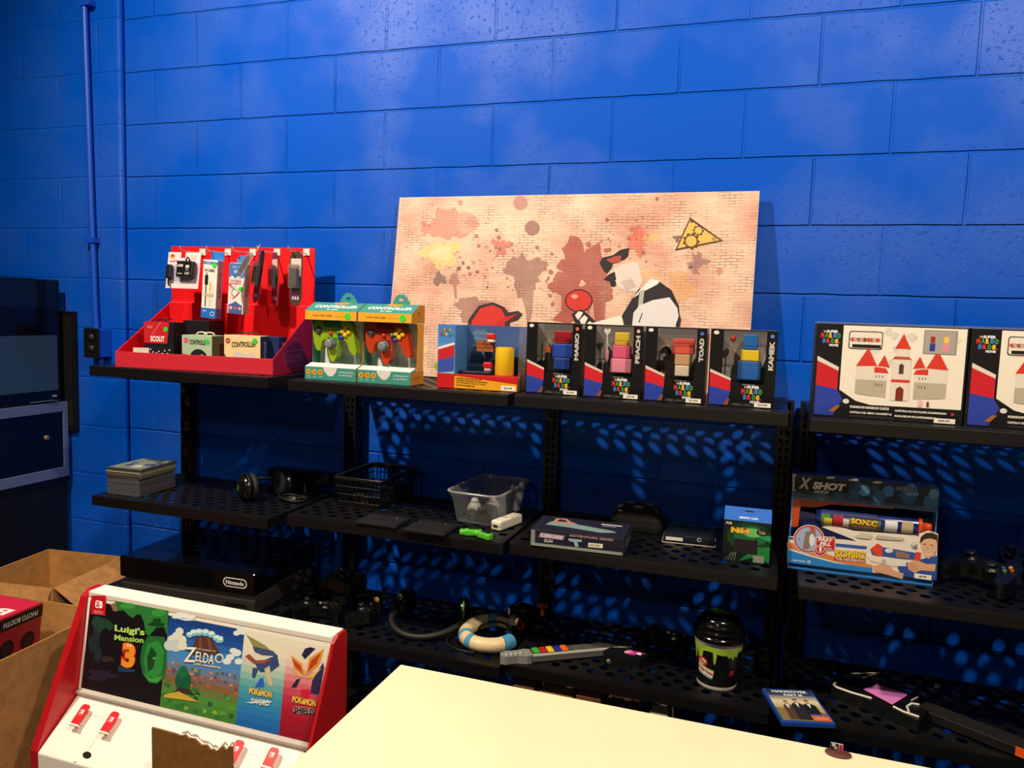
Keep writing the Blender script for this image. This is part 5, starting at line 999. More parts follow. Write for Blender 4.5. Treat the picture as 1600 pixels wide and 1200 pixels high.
q_ = thing('charging_block', 'dark grey block lying in the front right of the clear bin', 'game accessory', (1.142,-.285,zB+.0095), R(-20)); MB().box((-.02,-.03,0),(.024,.03,.040),M('#45494a',.45)).build('block', q_, bevel=.004); MB().box((-.012,-.02,.0402),(.016,.02,.043),M('#35393a',.4)).build('cradle', q_)
p0, p1 = W(765,822,z=zB+.015), W(797,800,z=zB+.02)
q_ = thing('game_remote', 'white stick game remote lying along the right side of the clear bin', 'game controller', (1.196,-.362,zB+.0003), R(-15)); L = .122; WH = M('#ebe2d0',.35)
MB().box((-.018,0,0),(.018,L,.030), WH).build('remote_body', q_, bevel=.006, bseg=3)
MB().box((-.008,-.0012,.010),(.008,.001,.018), M('#2b2b2b',.4)).build('port', q_); 
for sx_ in (-.013,.013): MB().lathe([(.0001,0),(.002,0),(.002,.0012),(.0001,.0012)], M('#2b2b2b',.4), 10, Matrix.Translation((sx_,.0004,.015)) @ Matrix.Rotation(R(90),4,'X')).build('screw_hole', q_)
MB().lathe([(.008,.0300),(.0075,.0325),(.0001,.033)], WH, 16, Matrix.Translation((0,.075,0))).build('button', q_); MB().box((-.006,.092,.0302),(.006,.106,.033), M('#d8d0c0',.4)).build('direction_pad', q_)
GN = M('#58c234',.4)
for lb, px, py, rz in (('bright green plastic grip lying left in front of the clear bin', 741, 829, 20), ('bright green plastic grip with dark slot, lying right in front of the bin', 760, 834, -25)):
    p = W(px, py, z=zB+.012); q_ = thing('controller_grip', lb, 'game accessory', (p.x,min(p.y,-.395)-.012,zB+.0003), R(rz), 'green grips'); 
    MB().box((-.026,-.011,0),(.026,.011,.020), GN).build('grip_body', q_, bevel=.006, bseg=3); MB().lathe([(.008,0),(.010,.003),(.010,.010),(.007,.014),(.0001,.014)], GN, 16, Matrix.Translation((-.024,-.002,.010)) @ Matrix.Rotation(R(-90),4,'Y')).build('round_end', q_)
    MB().box((-.012,-.006,.0201),(.020,.006,.0212), M('#1c2a18',.4)).build('slot', q_)
# ------------------------------------------------------------------ middle shelf, third bay
zC = .8985
o = thing('light_gun_box', 'flat dark printed box for a toy light pistol lying on the third middle shelf', 'boxed toy', (1.340,-.476,zC), R(3)); w,d,h = .262,.150,.049
MB().box((0,0,0),(w,d,h), M('#1c1c2c',.45)).build('carton', o, bevel=.0015)
f = Art((0,0,0)); f.rect(.004,.002,w-.004,h-.004,'#1d1d2e'); f.rect(.002,.002,.014,h-.003,'#8a8a86',1); f.rect(.004,.002,w-.004,.010,'#8f9a8c',1)
for i in range(15):
    for j in range(3): f.C(.09+i*.011+(j % 2)*.0055,.014+j*.008,.0044,'#1a1c30',1,seg=6)
f.P([(.024,.027),(.030,.041),(.098,.039),(.094,.026)],'#a88aa4',2); f.T('FC SUPER LOADER',(.030,.0335),(.092,.0325),.009,'#f0e8ea',3,bold=.03); f.T('GUN',(.040,.0195),(.064,.0195),.009,'#e4dcdc',3,bold=.02)
f.P([(.108,.033),(.146,.033),(.146,.027),(.134,.026),(.138,.012),(.128,.012),(.124,.024),(.110,.026)],'#9ab0b8',3); f.P([(.164,.015),(.204,.016),(.204,.028),(.164,.027)],'#e6e0d0',3); f.T('SHOOTER',(.168,.0215),(.196,.022),.005,'#3a3632',4); f.T('ADVENTURE SERIES',(.110,.042),(.232,.042),.006,'#c49aa0',3,bold=.02); f.build('front_print', o)
f = Art((0,0,h),(1,0,0),(0,1,0)); f.rect(.003,.003,w-.003,d-.003,'#222134'); f.P([(.03,.055),(.04,.095),(.10,.092),(.22,.060),(.235,.045),(.19,.03),(.10,.048)],'#7f9a9a',1); f.P([(.045,.085),(.045,.130),(.075,.135),(.095,.105),(.115,.095),(.100,.083),(.07,.080)],'#c0847a',2); f.P([(.055,.095),(.057,.122),(.074,.122),(.085,.10)],'#2b2a42',3); f.rect(.18,.112,.24,.121,'#d8d0cc',2); f.rect(.185,.098,.225,.103,'#a09aa0',2); f.build('top_print', o)
f = Art((w,0,0),(0,1,0),(0,0,1)); f.rect(.003,.003,d-.003,h-.003,'#3a3a4a'); f.T('GUN',(.03,.024),(.10,.024),.016,'#8a8aa0',1,bold=.02); f.build('side_print', o)
a, b = W(953,826,y=-.19), W(1026,830,y=-.19)
o = thing('zip_case', 'black rounded zip carry case at the back of the third middle shelf', 'carry case', ((a.x+b.x)/2+.01,-.17,zC), R(2)); cw = b.x-a.x+.012
loft(MB(), [loop_rr(cw-.01,.10,.02,.0),loop_rr(cw,.11,.025,.008),loop_rr(cw,.11,.025,.030),loop_rr(cw-.002,.108,.025,.031)], M('#151413',.8), True, True).build('lower_shell', o)
loft(MB(), [loop_rr(cw-.002,.108,.025,.034),loop_rr(cw-.004,.106,.025,.040),loop_rr(cw-.03,.085,.03,.068),loop_rr(cw-.05,.065,.03,.074)], M('#191817',.8), True, True).build('upper_shell', o)
loft(MB(), [loop_rr(cw+.002,.112,.026,.0312),loop_rr(cw+.002,.112,.026,.0338)], M('#26241f',.6), True, True).build('zipper', o)
MB().box((-cw*.36,-.047,.060),(-cw*.36+.012,-.0455,.064), M('#d0ccc4',.35)).build('logo_tag', o)
o = thing('blister_pack', 'flat black blister pack with white label strip beside the green printed box', 'packaged accessory', (1.680,-.285,zC+.0003), R(4)); w,d = .150,.13
MB().box((0,0,0),(w,d,.0022), M('#cfc4b2',.5)).build('backing_card', o); f = Art((0,0,.0022),(1,0,0),(0,1,0)); f.rect(.001,.001,w-.001,d-.001,'#10131c'); f.build('card_print', o)
MB().box((.006,.006,.0027),(w-.004,d-.006,.028), clear_mat(refl=.12,diff=.05,diffc='#8090a0')).build('blister', o, bevel=.005); MB().box((.012,.012,.004),(w-.012,d-.02,.022), M('#0e1018',.35)).build('packed_accessory', o, bevel=.003)
f = Art((0,.006,.0027),(1,0,0),(0,0,1)); f.rect(.010,.004,.058,.014,'#e4dccc'); f.C(.104,.013,.006,'#c8c4c0'); f.C(.105,.013,.004,'#10131c',1); f.build('label_strip', o)
o = thing('adapter_box', 'green glowing printed box with blue top for a console adapter', 'boxed accessory', (1.853,-.378,zC), R(1)); w,d,h = .121,.075,.112
MB().box((0,0,0),(w,d,h), M('#143020',.45)).build('carton', o, bevel=.0008)
f = Art((0,0,0)); f.rect(.0005,.0005,w-.0005,h-.0005,'#0d1a14'); f.C(w*.55,h*.62,w*.48,'#123c24',1,ry=h*.36); f.C(w*.58,h*.66,w*.36,'#1c6a3c',2,ry=h*.24); f.C(w*.62,h*.74,w*.20,'#6ac06a',3,ry=h*.11); f.P([(w*.72,h*.66),(w,h*.56),(w,h*.70),(w*.72,h*.72)],'#2c9a5a',2); f.P([(w*.35,h*.02),(w*.66,h*.14),(w,h*.05),(w,h*.44),(w*.72,h*.40)],'#1c7a3c',2); f.P([(0,h*.02),(w*.28,h*.16),(w*.22,h*.32),(0,h*.40)],'#0a100e',3)
for i in range(4): f.P([(w*(.05+.07*i),0.001),(w*(.055+.07*i),.001),(w*(.24+.02*i),h*.24),(w*(.235+.02*i),h*.24)],'#b8c8b8',3)
f.P([(w*.22,h*.22),(w*.74,h*.22),(w*.74,h*.50),(w*.70,h*.62),(w*.66,h*.56),(w*.24,h*.56)],'#221c20',4); f.T('FOR',(w*.05,h*.92),(w*.18,h*.92),h*.06,'#e8ece4',4,bold=.02); f.T('N64',(w*.16,h*.77),(w*.56,h*.77),h*.14,'#f0b83a',5,bold=.07,out='#a8501c'); f.C(w*.82,h*.77,w*.12,'#1c1a1a',4,ry=h*.085); f.T('Yobo',(w*.75,h*.77),(w*.89,h*.77),h*.09,'#d8b08a',5,bold=.01,shear=.4); f.rect(w*.66,h*.03,w*.89,h*.20,'#8a9080',5); f.build('front_print', o)
f = Art((w,0,0),(0,1,0),(0,0,1)); f.rect(.0005,.0005,d-.0005,h-.0005,'#164a94'); f.build('side_print', o)
MB().hexa([(0,0,h+.0002),(w,0,h+.0002),(w,d,h+.0002),(0,d,h+.0002)],[(0,d*.42,h+.030),(w,d*.42,h+.030),(w,d*.45,h+.030),(0,d*.45,h+.030)], M('#1a64c4',.45)).build('folded_top', o)
sl = V((0,d*.42,.030)).normalized(); f = Art((0,0,h+.0002),(1,0,0),sl); f.T('MEMORY CARD',(w*.32,.010),(w*.72,.010),.006,'#e4ecf4',1,bold=.03); f.rr(w*.43,.030,w*.62,.034,.0018,'#06182e',1); f.build('top_print', o)
# ------------------------------------------------------------------ middle shelf, right bay: water blaster box and gamepads
zD = .8855
bl = W(1230,880,y=-.335); br_ = W(1458,907,y=-.335); x0 = bl.x+.002; w = br_.x-x0; h = .247; d = .095
o = thing('blaster_box', 'blue open front box holding a white and orange water blaster', 'boxed toy', (x0,-.335,zD)); wo = V((x0,-.335,zD))
MB().box((0,d-.003,0),(w,d,h), M('#2a68b0',.45)).build('back_panel', o); MB().box((0,.001,0),(w,d-.0035,.004), M('#2a78c8',.45)).build('bottom_panel', o)
m_ = MB(); m_.prism([(0,.0042),(d-.0035,.0042),(d-.0035,h),(.016,h),(.016,h-.06),(.012,h*.52),(0,h*.45)], 0, .0015, M('#2f86d4',.45), o=(w-.0015,0,0), u=(0,1,0), v=(0,0,1)); m_.prism([(0,.0042),(d-.0035,.0042),(d-.0035,h),(.016,h),(.016,h-.06),(.012,h*.52),(0,h*.45)], 0, .0015, M('#3f90dc',.45), o=(0,0,0), u=(0,1,0), v=(0,0,1)); m_.build('side_panel', o)
MB().prism([(.016,h-.058),(.0175,h-.058),(.0175,h-.0005),(d-.0035,h-.0005),(d-.0035,h),(.016,h)], .0016, w-.0016, M('#1d3f66',.4), o=(0,0,0), u=(0,1,0), v=(0,0,1)).build('header_panel', o)
Z6 = (1220,730,.1625)
hz_ = Art(wo+V((0,.016,0)), z=Z6)
hz_.P([(112,60),(1500,190),(1500,385),(1100,350),(110,240)], '#1c3350', 0)
for x_, y_, r_, c_ in ((802,225,55,'#5a9ad4'),(1035,232,55,'#3f8ad4'),(1230,275,88,'#2f5f94'),(950,285,60,'#3a6a9c'),(700,270,60,'#33608e'),(560,270,48,'#3a6488'),(1440,330,70,'#3f78ac'),(1470,255,48,'#6aa4d8'),(390,270,50,'#4a6a84'),(900,205,40,'#2a5580'),(1250,230,70,'#3a74b0'),(740,200,36,'#2c557c'),(630,250,40,'#2a5078')): hz_.C(x_,y_,r_,c_,1)
hz_.P([(112,62),(150,66),(145,225),(112,235)],'#b8ac9c',2); hz_.P([(135,88),(655,150),(652,250),(130,215)],'#12161e',2); hz_.T('X',(172,148),(292,160),110,'#c4c2c0',3,bold=.05,shear=.25); hz_.T('SHOT',(305,172),(628,198),72,'#e8e4de',3,bold=.06,shear=.2); hz_.T('SKINS',(318,232),(462,240),26,'#c8ccd0',3,bold=.04,shear=.2); hz_.T('500',(1100,200),(1250,212),38,'#7a8894',3,bold=.05,shear=.2); hz_.T('40 FT',(1205,255),(1330,262),22,'#b0c8dc',3,bold=.04)
for x_ in (480, 700, 930): hz_.C(x_, 100+(x_-480)*.1, 45, '#d8ccb8', 2, ry=12)
hz_.build('header_print', o)
bz = Art(wo+V((0,d-.003,0)), z=None); bz.grad(.001,.005,w-.001,h-.06,['#1c3c78','#16284e','#2a4a78','#4a6a8c'],8); bz.build('back_print', o)
# front card: low lip with printed scene
fr = Art(wo, z=Z6)
lip = [(60,915),(75,665),(130,665),(240,560),(330,580),(400,660),(520,690),(640,700),(800,730),(900,720),(1000,760),(1310,800),(1330,640),(1420,610),(1512,640),(1490,1085)]
luv = [fr.uv(p_) for p_ in lip]
MB().prism([(x_, max(.0,y_)) for x_, y_ in luv], -.0012, 0, M('#e8dccb',.45), u=(1,0,0), v=(0,0,1)).build('front_card', o)
fr.o = wo+V((0,-.0,0))
fr.P([(62,720),(160,735),(320,790),(520,860),(880,940),(880,985),(500,900),(250,830),(62,770)],'#d8804a',1); fr.P([(62,790),(250,850),(520,920),(880,970),(880,1015),(700,995),(60,915)],'#2a80cc',1); fr.P([(75,670),(130,672),(240,690),(520,730),(830,760),(820,790),(500,760),(75,690)],'#3a5aa4',1)
fr.C(270,690,150,'#d8d2cc',2,ry=138); fr.C(270,690,142,'#c8302c',3,ry=130); fr.C(270,690,128,'#9fb0d0',4,ry=117); fr.P([(240,620),(330,600),(340,660),(260,790),(210,780)],'#8a7466',5); fr.C(300,700,28,'#dfe2e8',6,ry=60); fr.P([(270,570),(310,565),(330,600),(290,610)],'#d8402c',6); fr.P([(165,680),(195,695),(165,690)],'#c8302c',6)
fr.rr(335,668,525,800,14,'#e8e0da',6); fr.rr(342,675,518,795,12,'#c4262a',7); fr.C(378,800,62,'#e8e0da',6,ry=55); fr.C(378,795,56,'#c4262a',8,ry=50); fr.T('FAST',(358,690),(500,703),34,'#f4ece6',9,bold=.05,shear=.15); fr.T('FILL',(375,730),(482,742),34,'#f4ece6',9,bold=.05,shear=.15); fr.C(378,785,44,'#e8e0da',9,ry=40); fr.C(378,785,38,'#c4262a',10,ry=34); fr.T('1',(368,782),(392,784),50,'#f4ece6',11,bold=.05); fr.T('SECOND',(425,778),(490,784),16,'#f0c8c0',9,bold=.03)
fr.T('SONIC',(520,828),(812,850),66,'#f0c424',3,bold=.05,out='#5a3a14'); fr.rect(512,868,815,914,'#a8241f',2) if False else fr.P([(512,862),(815,888),(815,920),(512,894)],'#9c231f',2); fr.T('THE HEDGEHOG',(520,878),(808,903),24,'#f0dcd0',4,bold=.03); fr.T('X-SHOT ZONE',(98,893),(230,906),16,'#dfeaf4',4,bold=.03); fr.C(270,910,18,'#dfeaf4',4,ry=13); fr.T('8+',(260,909),(284,911),14,'#2a80cc',5,bold=.03)
# printed boy aiming a small blaster
fr.P([(860,790),(900,760),(1000,770),(1280,820),(1350,830),(1340,890),(1180,880),(980,860),(880,840)],'#35539c',4); fr.P([(865,780),(930,730),(975,760),(975,860),(905,845)],'#d8452c',5); fr.P([(830,850),(1000,860),(1190,890),(1210,950),(1060,950),(860,900)],'#e6ddd0',4); fr.C(990,910,26,'#b9b2a8',5); fr.P([(1100,800),(1240,830),(1230,880),(1110,862)],'#8a7060',5); fr.P([(1300,810),(1350,820),(1340,900),(1280,890)],'#d8452c',5); fr.C(1040,800,40,'#e0dcd8',5,ry=22)
fr.P([(1120,960),(1200,920),(1290,900),(1400,870),(1510,850),(1495,1085),(1270,1060),(1160,1040)],'#2c4f9a',3)
sk = '#d9a27e'
fr.P([(885,950),(960,930),(1050,950),(1080,990),(1180,1020),(1170,1075),(1050,1040),(900,1000)],sk,5); fr.P([(1215,925),(1270,890),(1330,900),(1400,930),(1490,930),(1480,1000),(1340,990),(1290,1015),(1230,985)],sk,5)
for k in range(3): fr.P([(1225+k*10,935+k*22),(1290+k*8,930+k*22),(1292+k*8,934+k*22),(1225+k*10,940+k*22)],'#a8745a',6)
fr.P([(1340,700),(1350,770),(1380,850),(1420,880),(1470,840),(1500,770),(1505,690),(1440,660)],'#e0ac88',5); fr.P([(1335,730),(1345,670),(1390,632),(1450,628),(1505,650),(1510,740),(1495,700),(1440,682),(1380,690),(1350,720)],'#3a2a22',6)
fr.C(1385,752,11,'#f4ece6',6,ry=6); fr.C(1448,762,11,'#f4ece6',6,ry=6); fr.C(1387,752,5,'#3a2a22',7); fr.C(1450,762,5,'#3a2a22',7); fr.P([(1365,735),(1400,735),(1400,741),(1365,743)],'#3a2a22',6); fr.P([(1430,742),(1468,748),(1466,754),(1430,748)],'#3a2a22',6); fr.P([(1412,760),(1422,790),(1405,793)],'#c08a68',6); fr.P([(1380,815),(1412,832),(1450,822),(1425,845),(1400,840)],'#f4ece6',6); fr.P([(1376,812),(1412,832),(1452,818),(1412,836)],'#b05a4a',7)
fr.build('front_print', o)
fr = Art(wo, z=Z6); fr.P([(1282,1015),(1448,1038),(1445,1085),(1280,1062)],'#efe7d6',12); fr.T('$9.99',(1328,1046),(1398,1054),20,'#3a3632',13,bold=.02); fr.build('price_sticker', o)
# the blaster itself, standing in the box
t_ = thing('water_blaster', 'white toy water blaster with orange grip, orange nozzle and printed tank', 'toy', (x0,-.335,zD)); OR_ = M('#e8501c',.3); WB = M('#e4dbcc',.4); NV = M('#16234e',.3)
yb_ = .05
BZ = Art(wo+V((0,yb_,0)), z=Z6); q_ = lambda pts: [BZ.uv(p_) for p_ in pts]
MB().prism(q_([(110,270),(150,255),(190,340),(185,400),(165,560),(110,565),(95,545),(105,400)]), -.012, .012, OR_, o=(0,yb_,0)).build('pump_handle', t_, bevel=.004)
MB().prism(q_([(150,265),(1105,350),(1085,395),(480,350),(340,380),(180,372)]), -.016, .010, M('#b8321a',.35), o=(0,yb_,0)).build('top_rail', t_, bevel=.003)
c0, c1 = BZ.uv((335,478)), BZ.uv((1310,545)); L = c1[0]-c0[0]; rr_ = abs(BZ.uv((700,420))[1]-BZ.uv((700,590))[1])/2; zc_ = (c0[1]+c1[1])/2
T_ = Matrix.Translation((c0[0],yb_-.002,zc_)) @ Matrix.Rotation(R(90),4,'Y')
MB().lathe([(rr_*.8,0),(rr_,.012),(rr_,L)], M('#1d2f74',.2), 28, T_).build('tank', t_)
class Wrap(Art):
    """flat print laid round a drum: x runs along one direction, y round it"""
    def at(s, x, y, l): return s.fn(x, y, .0004+s.step*l)
    def quad(s, q, c, l, n=12):
        for i in range(n):
            e = [(q[0][0]+(q[1][0]-q[0][0])*t, q[0][1]+(q[1][1]-q[0][1])*t) for t in (i/n, (i+1)/n)]; g = [(q[3][0]+(q[2][0]-q[3][0])*t, q[3][1]+(q[2][1]-q[3][1])*t) for t in (i/n, (i+1)/n)]
            s.raw([e[0], e[1], g[1], g[0]], c, l)
    def disc(s, x, y, r, ry, c, l, n=14):
        for i in range(n):
            a, b = x-r+2*r*i/n, x-r+2*r*(i+1)/n; ha, hb = (ry*math.sqrt(max(1e-6, 1-((t-x)/r)**2)) for t in (a, b)); s.raw([(a,y-ha),(b,y-hb),(b,y+hb),(a,y+ha)], c, l)
wr_ = Wrap((0,0,0)); wr_.fn = lambda x, y, e: V((c0[0]+x, yb_-.002-(rr_+e)*math.cos(y/rr_), zc_+(rr_+e)*math.sin(y/rr_)))
def band(a_, x0_, x1_, y0_, y1_, c, l, n=8):
    for i in range(n): a_.raw([(x0_,y0_+(y1_-y0_)*i/n),(x1_,y0_+(y1_-y0_)*i/n),(x1_,y0_+(y1_-y0_)*(i+1)/n),(x0_,y0_+(y1_-y0_)*(i+1)/n)], c, l)
band(wr_, .012, L*.14, -rr_*1.2, rr_*.7, '#4a8a3c', 1); band(wr_, L*.08, L*.16, -rr_*1.1, rr_*.1, '#d8c23c', 2); band(wr_, L*.17, L*.27, -rr_*1.2, rr_*.5, '#b42a34', 1); band(wr_, L*.27, L*.33, -rr_*.9, rr_*.2, '#d8d4d0', 1); band(wr_, L*.33, L*.64, -rr_*1.3, rr_*.35, '#6a6a52', 1); band(wr_, .012, L*.6, rr_*.5, rr_*1.2, '#26367c', 2); band(wr_, L*.68, L*.80, -rr_*1.0, rr_*.5, '#d9d8da', 1); band(wr_, L*.84, L*.95, -rr_*.9, rr_*.6, '#cbb892', 1); band(wr_, .012, L*.6, -rr_*1.35, -rr_*1.05, '#d6d0c4', 2)
wr_.T('SONIC', (L*.345,rr_*.05), (L*.605,-rr_*.02), rr_*.62, '#f0c424', 3, bold=.05, out='#3a2a14'); band(wr_, L*.34, L*.61, -rr_*.62, -rr_*.38, '#9c231f', 3); wr_.T('THE HEDGEHOG', (L*.35,-rr_*.5), (L*.60,-rr_*.5), rr_*.15, '#f0dcd0', 5, bold=.02); wr_.build('tank_print', t_)
n0 = BZ.uv((1315,540)); MB().lathe([(rr_*1.0,0),(rr_*1.08,.003),(rr_*1.08,.009),(rr_*.6,.012),(rr_*.5,.030),(rr_*.55,.031),(rr_*.55,.034),(rr_*.3,.034)], OR_, 24, Matrix.Translation((c0[0]+L,yb_-.002,zc_)) @ Matrix.Rotation(R(90),4,'Y')).build('nozzle', t_)
MB().prism(q_([(390,560),(500,540),(700,600),(1310,640),(1500,650),(1500,700),(1320,800),(900,760),(840,720),(780,745),(690,680)]), -.018, .016, WB, o=(0,yb_,0)).build('body', t_, bevel=.004)
ft = Art(wo+V((0,yb_-.0182,0)), z=Z6); ft.P([(905,680),(930,650),(1190,685),(1160,705),(940,690)],'#b9b1a4',1); ft.P([(715,665),(770,630),(880,640),(855,690),(745,680)],'#c9c1b3',1); ft.C(1285,745,30,'#c9c1b3',1); ft.C(1285,745,22,'#d8d0c2',2); ft.build('body_grooves', t_, world=True)
MB().prism(q_([(180,410),(335,440),(370,560),(640,620),(830,745),(700,740),(420,670),(180,640)]), -.014, .014, NV, o=(0,yb_,0)).build('grip_frame', t_, bevel=.004)
MB().prism(q_([(330,440),(420,372),(1095,380),(1060,470),(990,485),(345,425)]), -.032, -.030, clear_mat(refl=.15), o=(0,yb_,0)).build('clear_cover', t_)
MB().box((.02,yb_-.012,.0045),(w-.03,yb_+.012,.052), M('#d8cfc0',.5)).build('packing_stand', o)
p = W(1545,885,z=zD+.03)
gamepad('glossy black gamepad lying in front beside the water blaster box', (2.50,-.29,zD+.024), (R(14),R(0),R(-48)), sc=1.12)
gamepad('black gamepad propped up behind the front one at the right edge', (2.63,-.15,zD+.038), (R(20),R(-10),R(20)), sc=1.12)
coil('cable_coil', 'thick black cable bundled by the gamepads at the right edge', (2.64,-.26,zD+.002), .036, 3, .0045, '#1a1918', 4)
coil('cable_coil', 'thin dark cable loop on the shelf just right of the blaster box', (2.44,-.165,zD+.001), .03, 3, .0022, '#151515', 8)
# ------------------------------------------------------------------ lowest shelves, left end: console base
zL = [.5305,.5255,.5425,.5375]
o = thing('console_base', 'big glossy black console unit with grey base on the lowest left shelf', 'game console', (-.135,-.468,zL[0]), R(3)); w,d = .535,.385
MB().box((.004,.004,0),(w-.004,d,.046), M('#2c2826',.5)).build('grey_base', o, bevel=.003)
MB().box((.012,.012,.0465),(w-.012,d-.01,.066), M('#3a3532',.5)).build('base_step', o, bevel=.002)
MB().box((0,0,.0665),(w,d,.138), M('#08080a',.14,spec=.6)).build('upper_case', o, bevel=.006, bseg=3)
f = Art((0,0,0)); f.rr(.415,.085,.505,.117,.015,'#d8d4cc',1); f.rr(.4185,.0885,.5015,.1135,.0125,'#0a0a0c',2); f.T('Nintendo',(.426,.101),(.494,.101),.014,'#d8d4cc',3,bold=.03); f.build('logo', o)
f = Art((0,.004,0)); f.rect(.42,.018,.50,.030,'#0c0b0b',1); f.build('slot', o)
# ------------------------------------------------------------------ second bay, lowest shelf
gamepad('dark gamepad at the bottom of the glossy pile on the second lowest shelf', (.59,-.36,zL[1]+.010), (R(4),R(3),R(20)), lit=False, group='black gamepads in the glossy pile')
gamepad('dark gamepad at the back of the glossy pile, nearest the wall', (.59,-.17,zL[1]+.016), (R(8),R(-4),R(-15)), lit=False, group='black gamepads in the glossy pile')
gamepad('dark gamepad lying on top of the glossy pile on the second lowest shelf', (.61,-.265,zL[1]+.085), (R(10),R(6),R(100)), lit=False, group='black gamepads in the glossy pile')
gamepad('dark gamepad at the right front of the glossy pile, beside the headset', (.745,-.31,zL[1]+.020), (R(10),R(8),R(-75)), lit=False, group='black gamepads in the glossy pile')
p = W(588,936,z=zL[1]+.08); o = thing('disc_sticker', 'small round yellow price dot on a stub at the back of the glossy pile', 'price sticker', (p.x,p.y,zL[1]+.0003)); MB().box((-.012,.0022,0),(.012,.012,.086), BLK).build('black_stub', o, bevel=.002); MB().lathe([(.0001,0),(.0095,0),(.0095,.001),(.0001,.001)], M('#dcb840',.5), 20, Matrix.Translation((0,.0018,.077)) @ Matrix.Rotation(R(90),4,'X')).build('yellow_dot', o)
# headset lying flat: band on the shelf, cups at its ends
o = thing('headset', 'dark headset with green ringed ear cup lying left of the cream ring', 'headset', (.945,-.275,zL[1])); q_ = []
for a in range(-185, 6, 8): q_.append((.118*math.cos(R(a)), .125*math.sin(R(a)), .012+.016*abs(math.cos(R(a)))**2))
MB().tube(q_, .010, M('#1d1c1b',.55), 10).build('headband', o)
for sx_, ac in ((-1,'#1a1a1b'),(1,'#4fb04a')):
    X_ = Matrix.Translation((sx_*.105,.045,.048)) @ Matrix.Rotation(R(20*sx_),4,'Z') @ Matrix.Rotation(R(-90*sx_ if sx_ < 0 else -90),4,'Y')
    cup = MB().lathe([(.0001,.022),(.030,.021),(.042,.012),(.044,0),(.040,-.012),(.02,-.016),(.0001,-.016)], M('#0e0e0f',.2,spec=.6), 24, X_).build('ear_cup', o)
    MB().lathe([(.0445,-.002),(.0465,.001),(.0445,.004),(.043,.001),(.0445,-.002)], M(ac,.35), 28, X_).build('accent_ring', cup)
o = thing('cable', 'thin black cable looping on the shelf between headset and cream ring', 'cable', (1.075,-.40,zL[1])); MB().tube([(-.02,.10,.004),(-.03,.05,.003),(-.015,.01,.003),(.03,-.012,.003),(.07,-.015,.003)], .0025, M('#1d1c1b',.4), 6).build('wire', o); MB().box((.069,-.019,.0005),(.085,-.011,.007), M('#262626',.4)).build('plug', o, bevel=.001)
# cream and blue exercise ring
o = thing('ring_toy', 'cream and blue open ring controller on the second lowest shelf', 'game controller', (1.175,-.318,zL[1]+.0245)); RC, RB = M('#e8cfa0',.4), M('#4f9ac8',.4)
def arc(a0, a1, r=.0222, m=RC, nm='ring_tube', Rr=.076):
    n = max(4, int(abs(a1-a0)/6)); MB().tube([(Rr*1.02*math.cos(R(a0+(a1-a0)*i/n)), Rr*1.05*math.sin(R(a0+(a1-a0)*i/n)), .012*max(0,math.sin(R(a0+(a1-a0)*i/n)))) for i in range(n+1)], r, m, 18).build(nm, o)
arc(118,206); arc(206,218,.0230,RB,'blue_band'); arc(218,238); arc(238,250,.0230,RB,'blue_band'); arc(250,318); arc(318,342,.0240,RB,'end_cap'); arc(96,118,.0222,RB,'blue_band'); arc(60,95,.016,RC,'ring_tube')
MB().prism([(-.012,0),(.018,0),(.022,.024),(.008,.014),(-.004,.022)], -.004, .004, RC, o=(.045,.070,.012), u=(1,0,0), v=(0,0,1)).build('clip_fin', o, bevel=.002)
MB().tube([(.050*math.cos(R(a))+.01,.048*math.sin(R(a)),.012+.012*math.sin(R(a))) for a in range(-70,185,12)], .0035, M('#1b1a19',.5), 8).build('strap_cord', o)
# black controllers with a red hook and orange lever
p = W(805,985,z=zL[1]+.04); o = thing('toy_drum_pedal', 'dark wedge controller with a curled red hook behind the cream ring', 'game controller', (1.205,-.128,zL[1]+.0003), R(-20))
MB().hexa([(-.06,-.05,0),(.05,-.05,0),(.05,.06,0),(-.06,.06,0)],[(-.05,-.03,.02),(.035,-.03,.03),(.035,.05,.05),(-.05,.05,.045)], M('#131314',.3)).build('wedge_body', o, bevel=.006)
MB().tube([(.055+.012*math.cos(R(a)),-.060,.020+.013*math.sin(R(a))) for a in range(-150,151,20)], .0055, M('#c8301c',.35), 8).build('red_hook', o); MB().box((-.02,-.034,.028),(-.012,-.0335,.05), M('#9a9894',.3)).build('metal_clip', o)
MB().box((.048,-.060,.002),(.054,-.048,.018), M('#131314',.3)).build('hook_arm', o)
p = W(850,951,y=-.12); o = thing('orange_lever', 'small orange T shaped lever on a black stand against the upright', 'toy', (p.x,-.13,zL[2]+.0003)); hz0 = p.z-zL[2]
MB().box((-.018,-.018,0),(.018,.018,.012), BLK).tube([(0,0,.012),(0,0,hz0-.018)], .005, BLK, 8).build('stand', o); OG = M('#a8401c',.45)
MB().prism([(-.016,.020),(.016,.020),(.018,.010),(.006,.006),(.004,-.018),(-.006,-.018),(-.005,.006),(-.018,.010)], -.005, .005, OG, o=(0,0,hz0), u=(1,0,0), v=(0,0,1)).build('lever', o, bevel=.002)
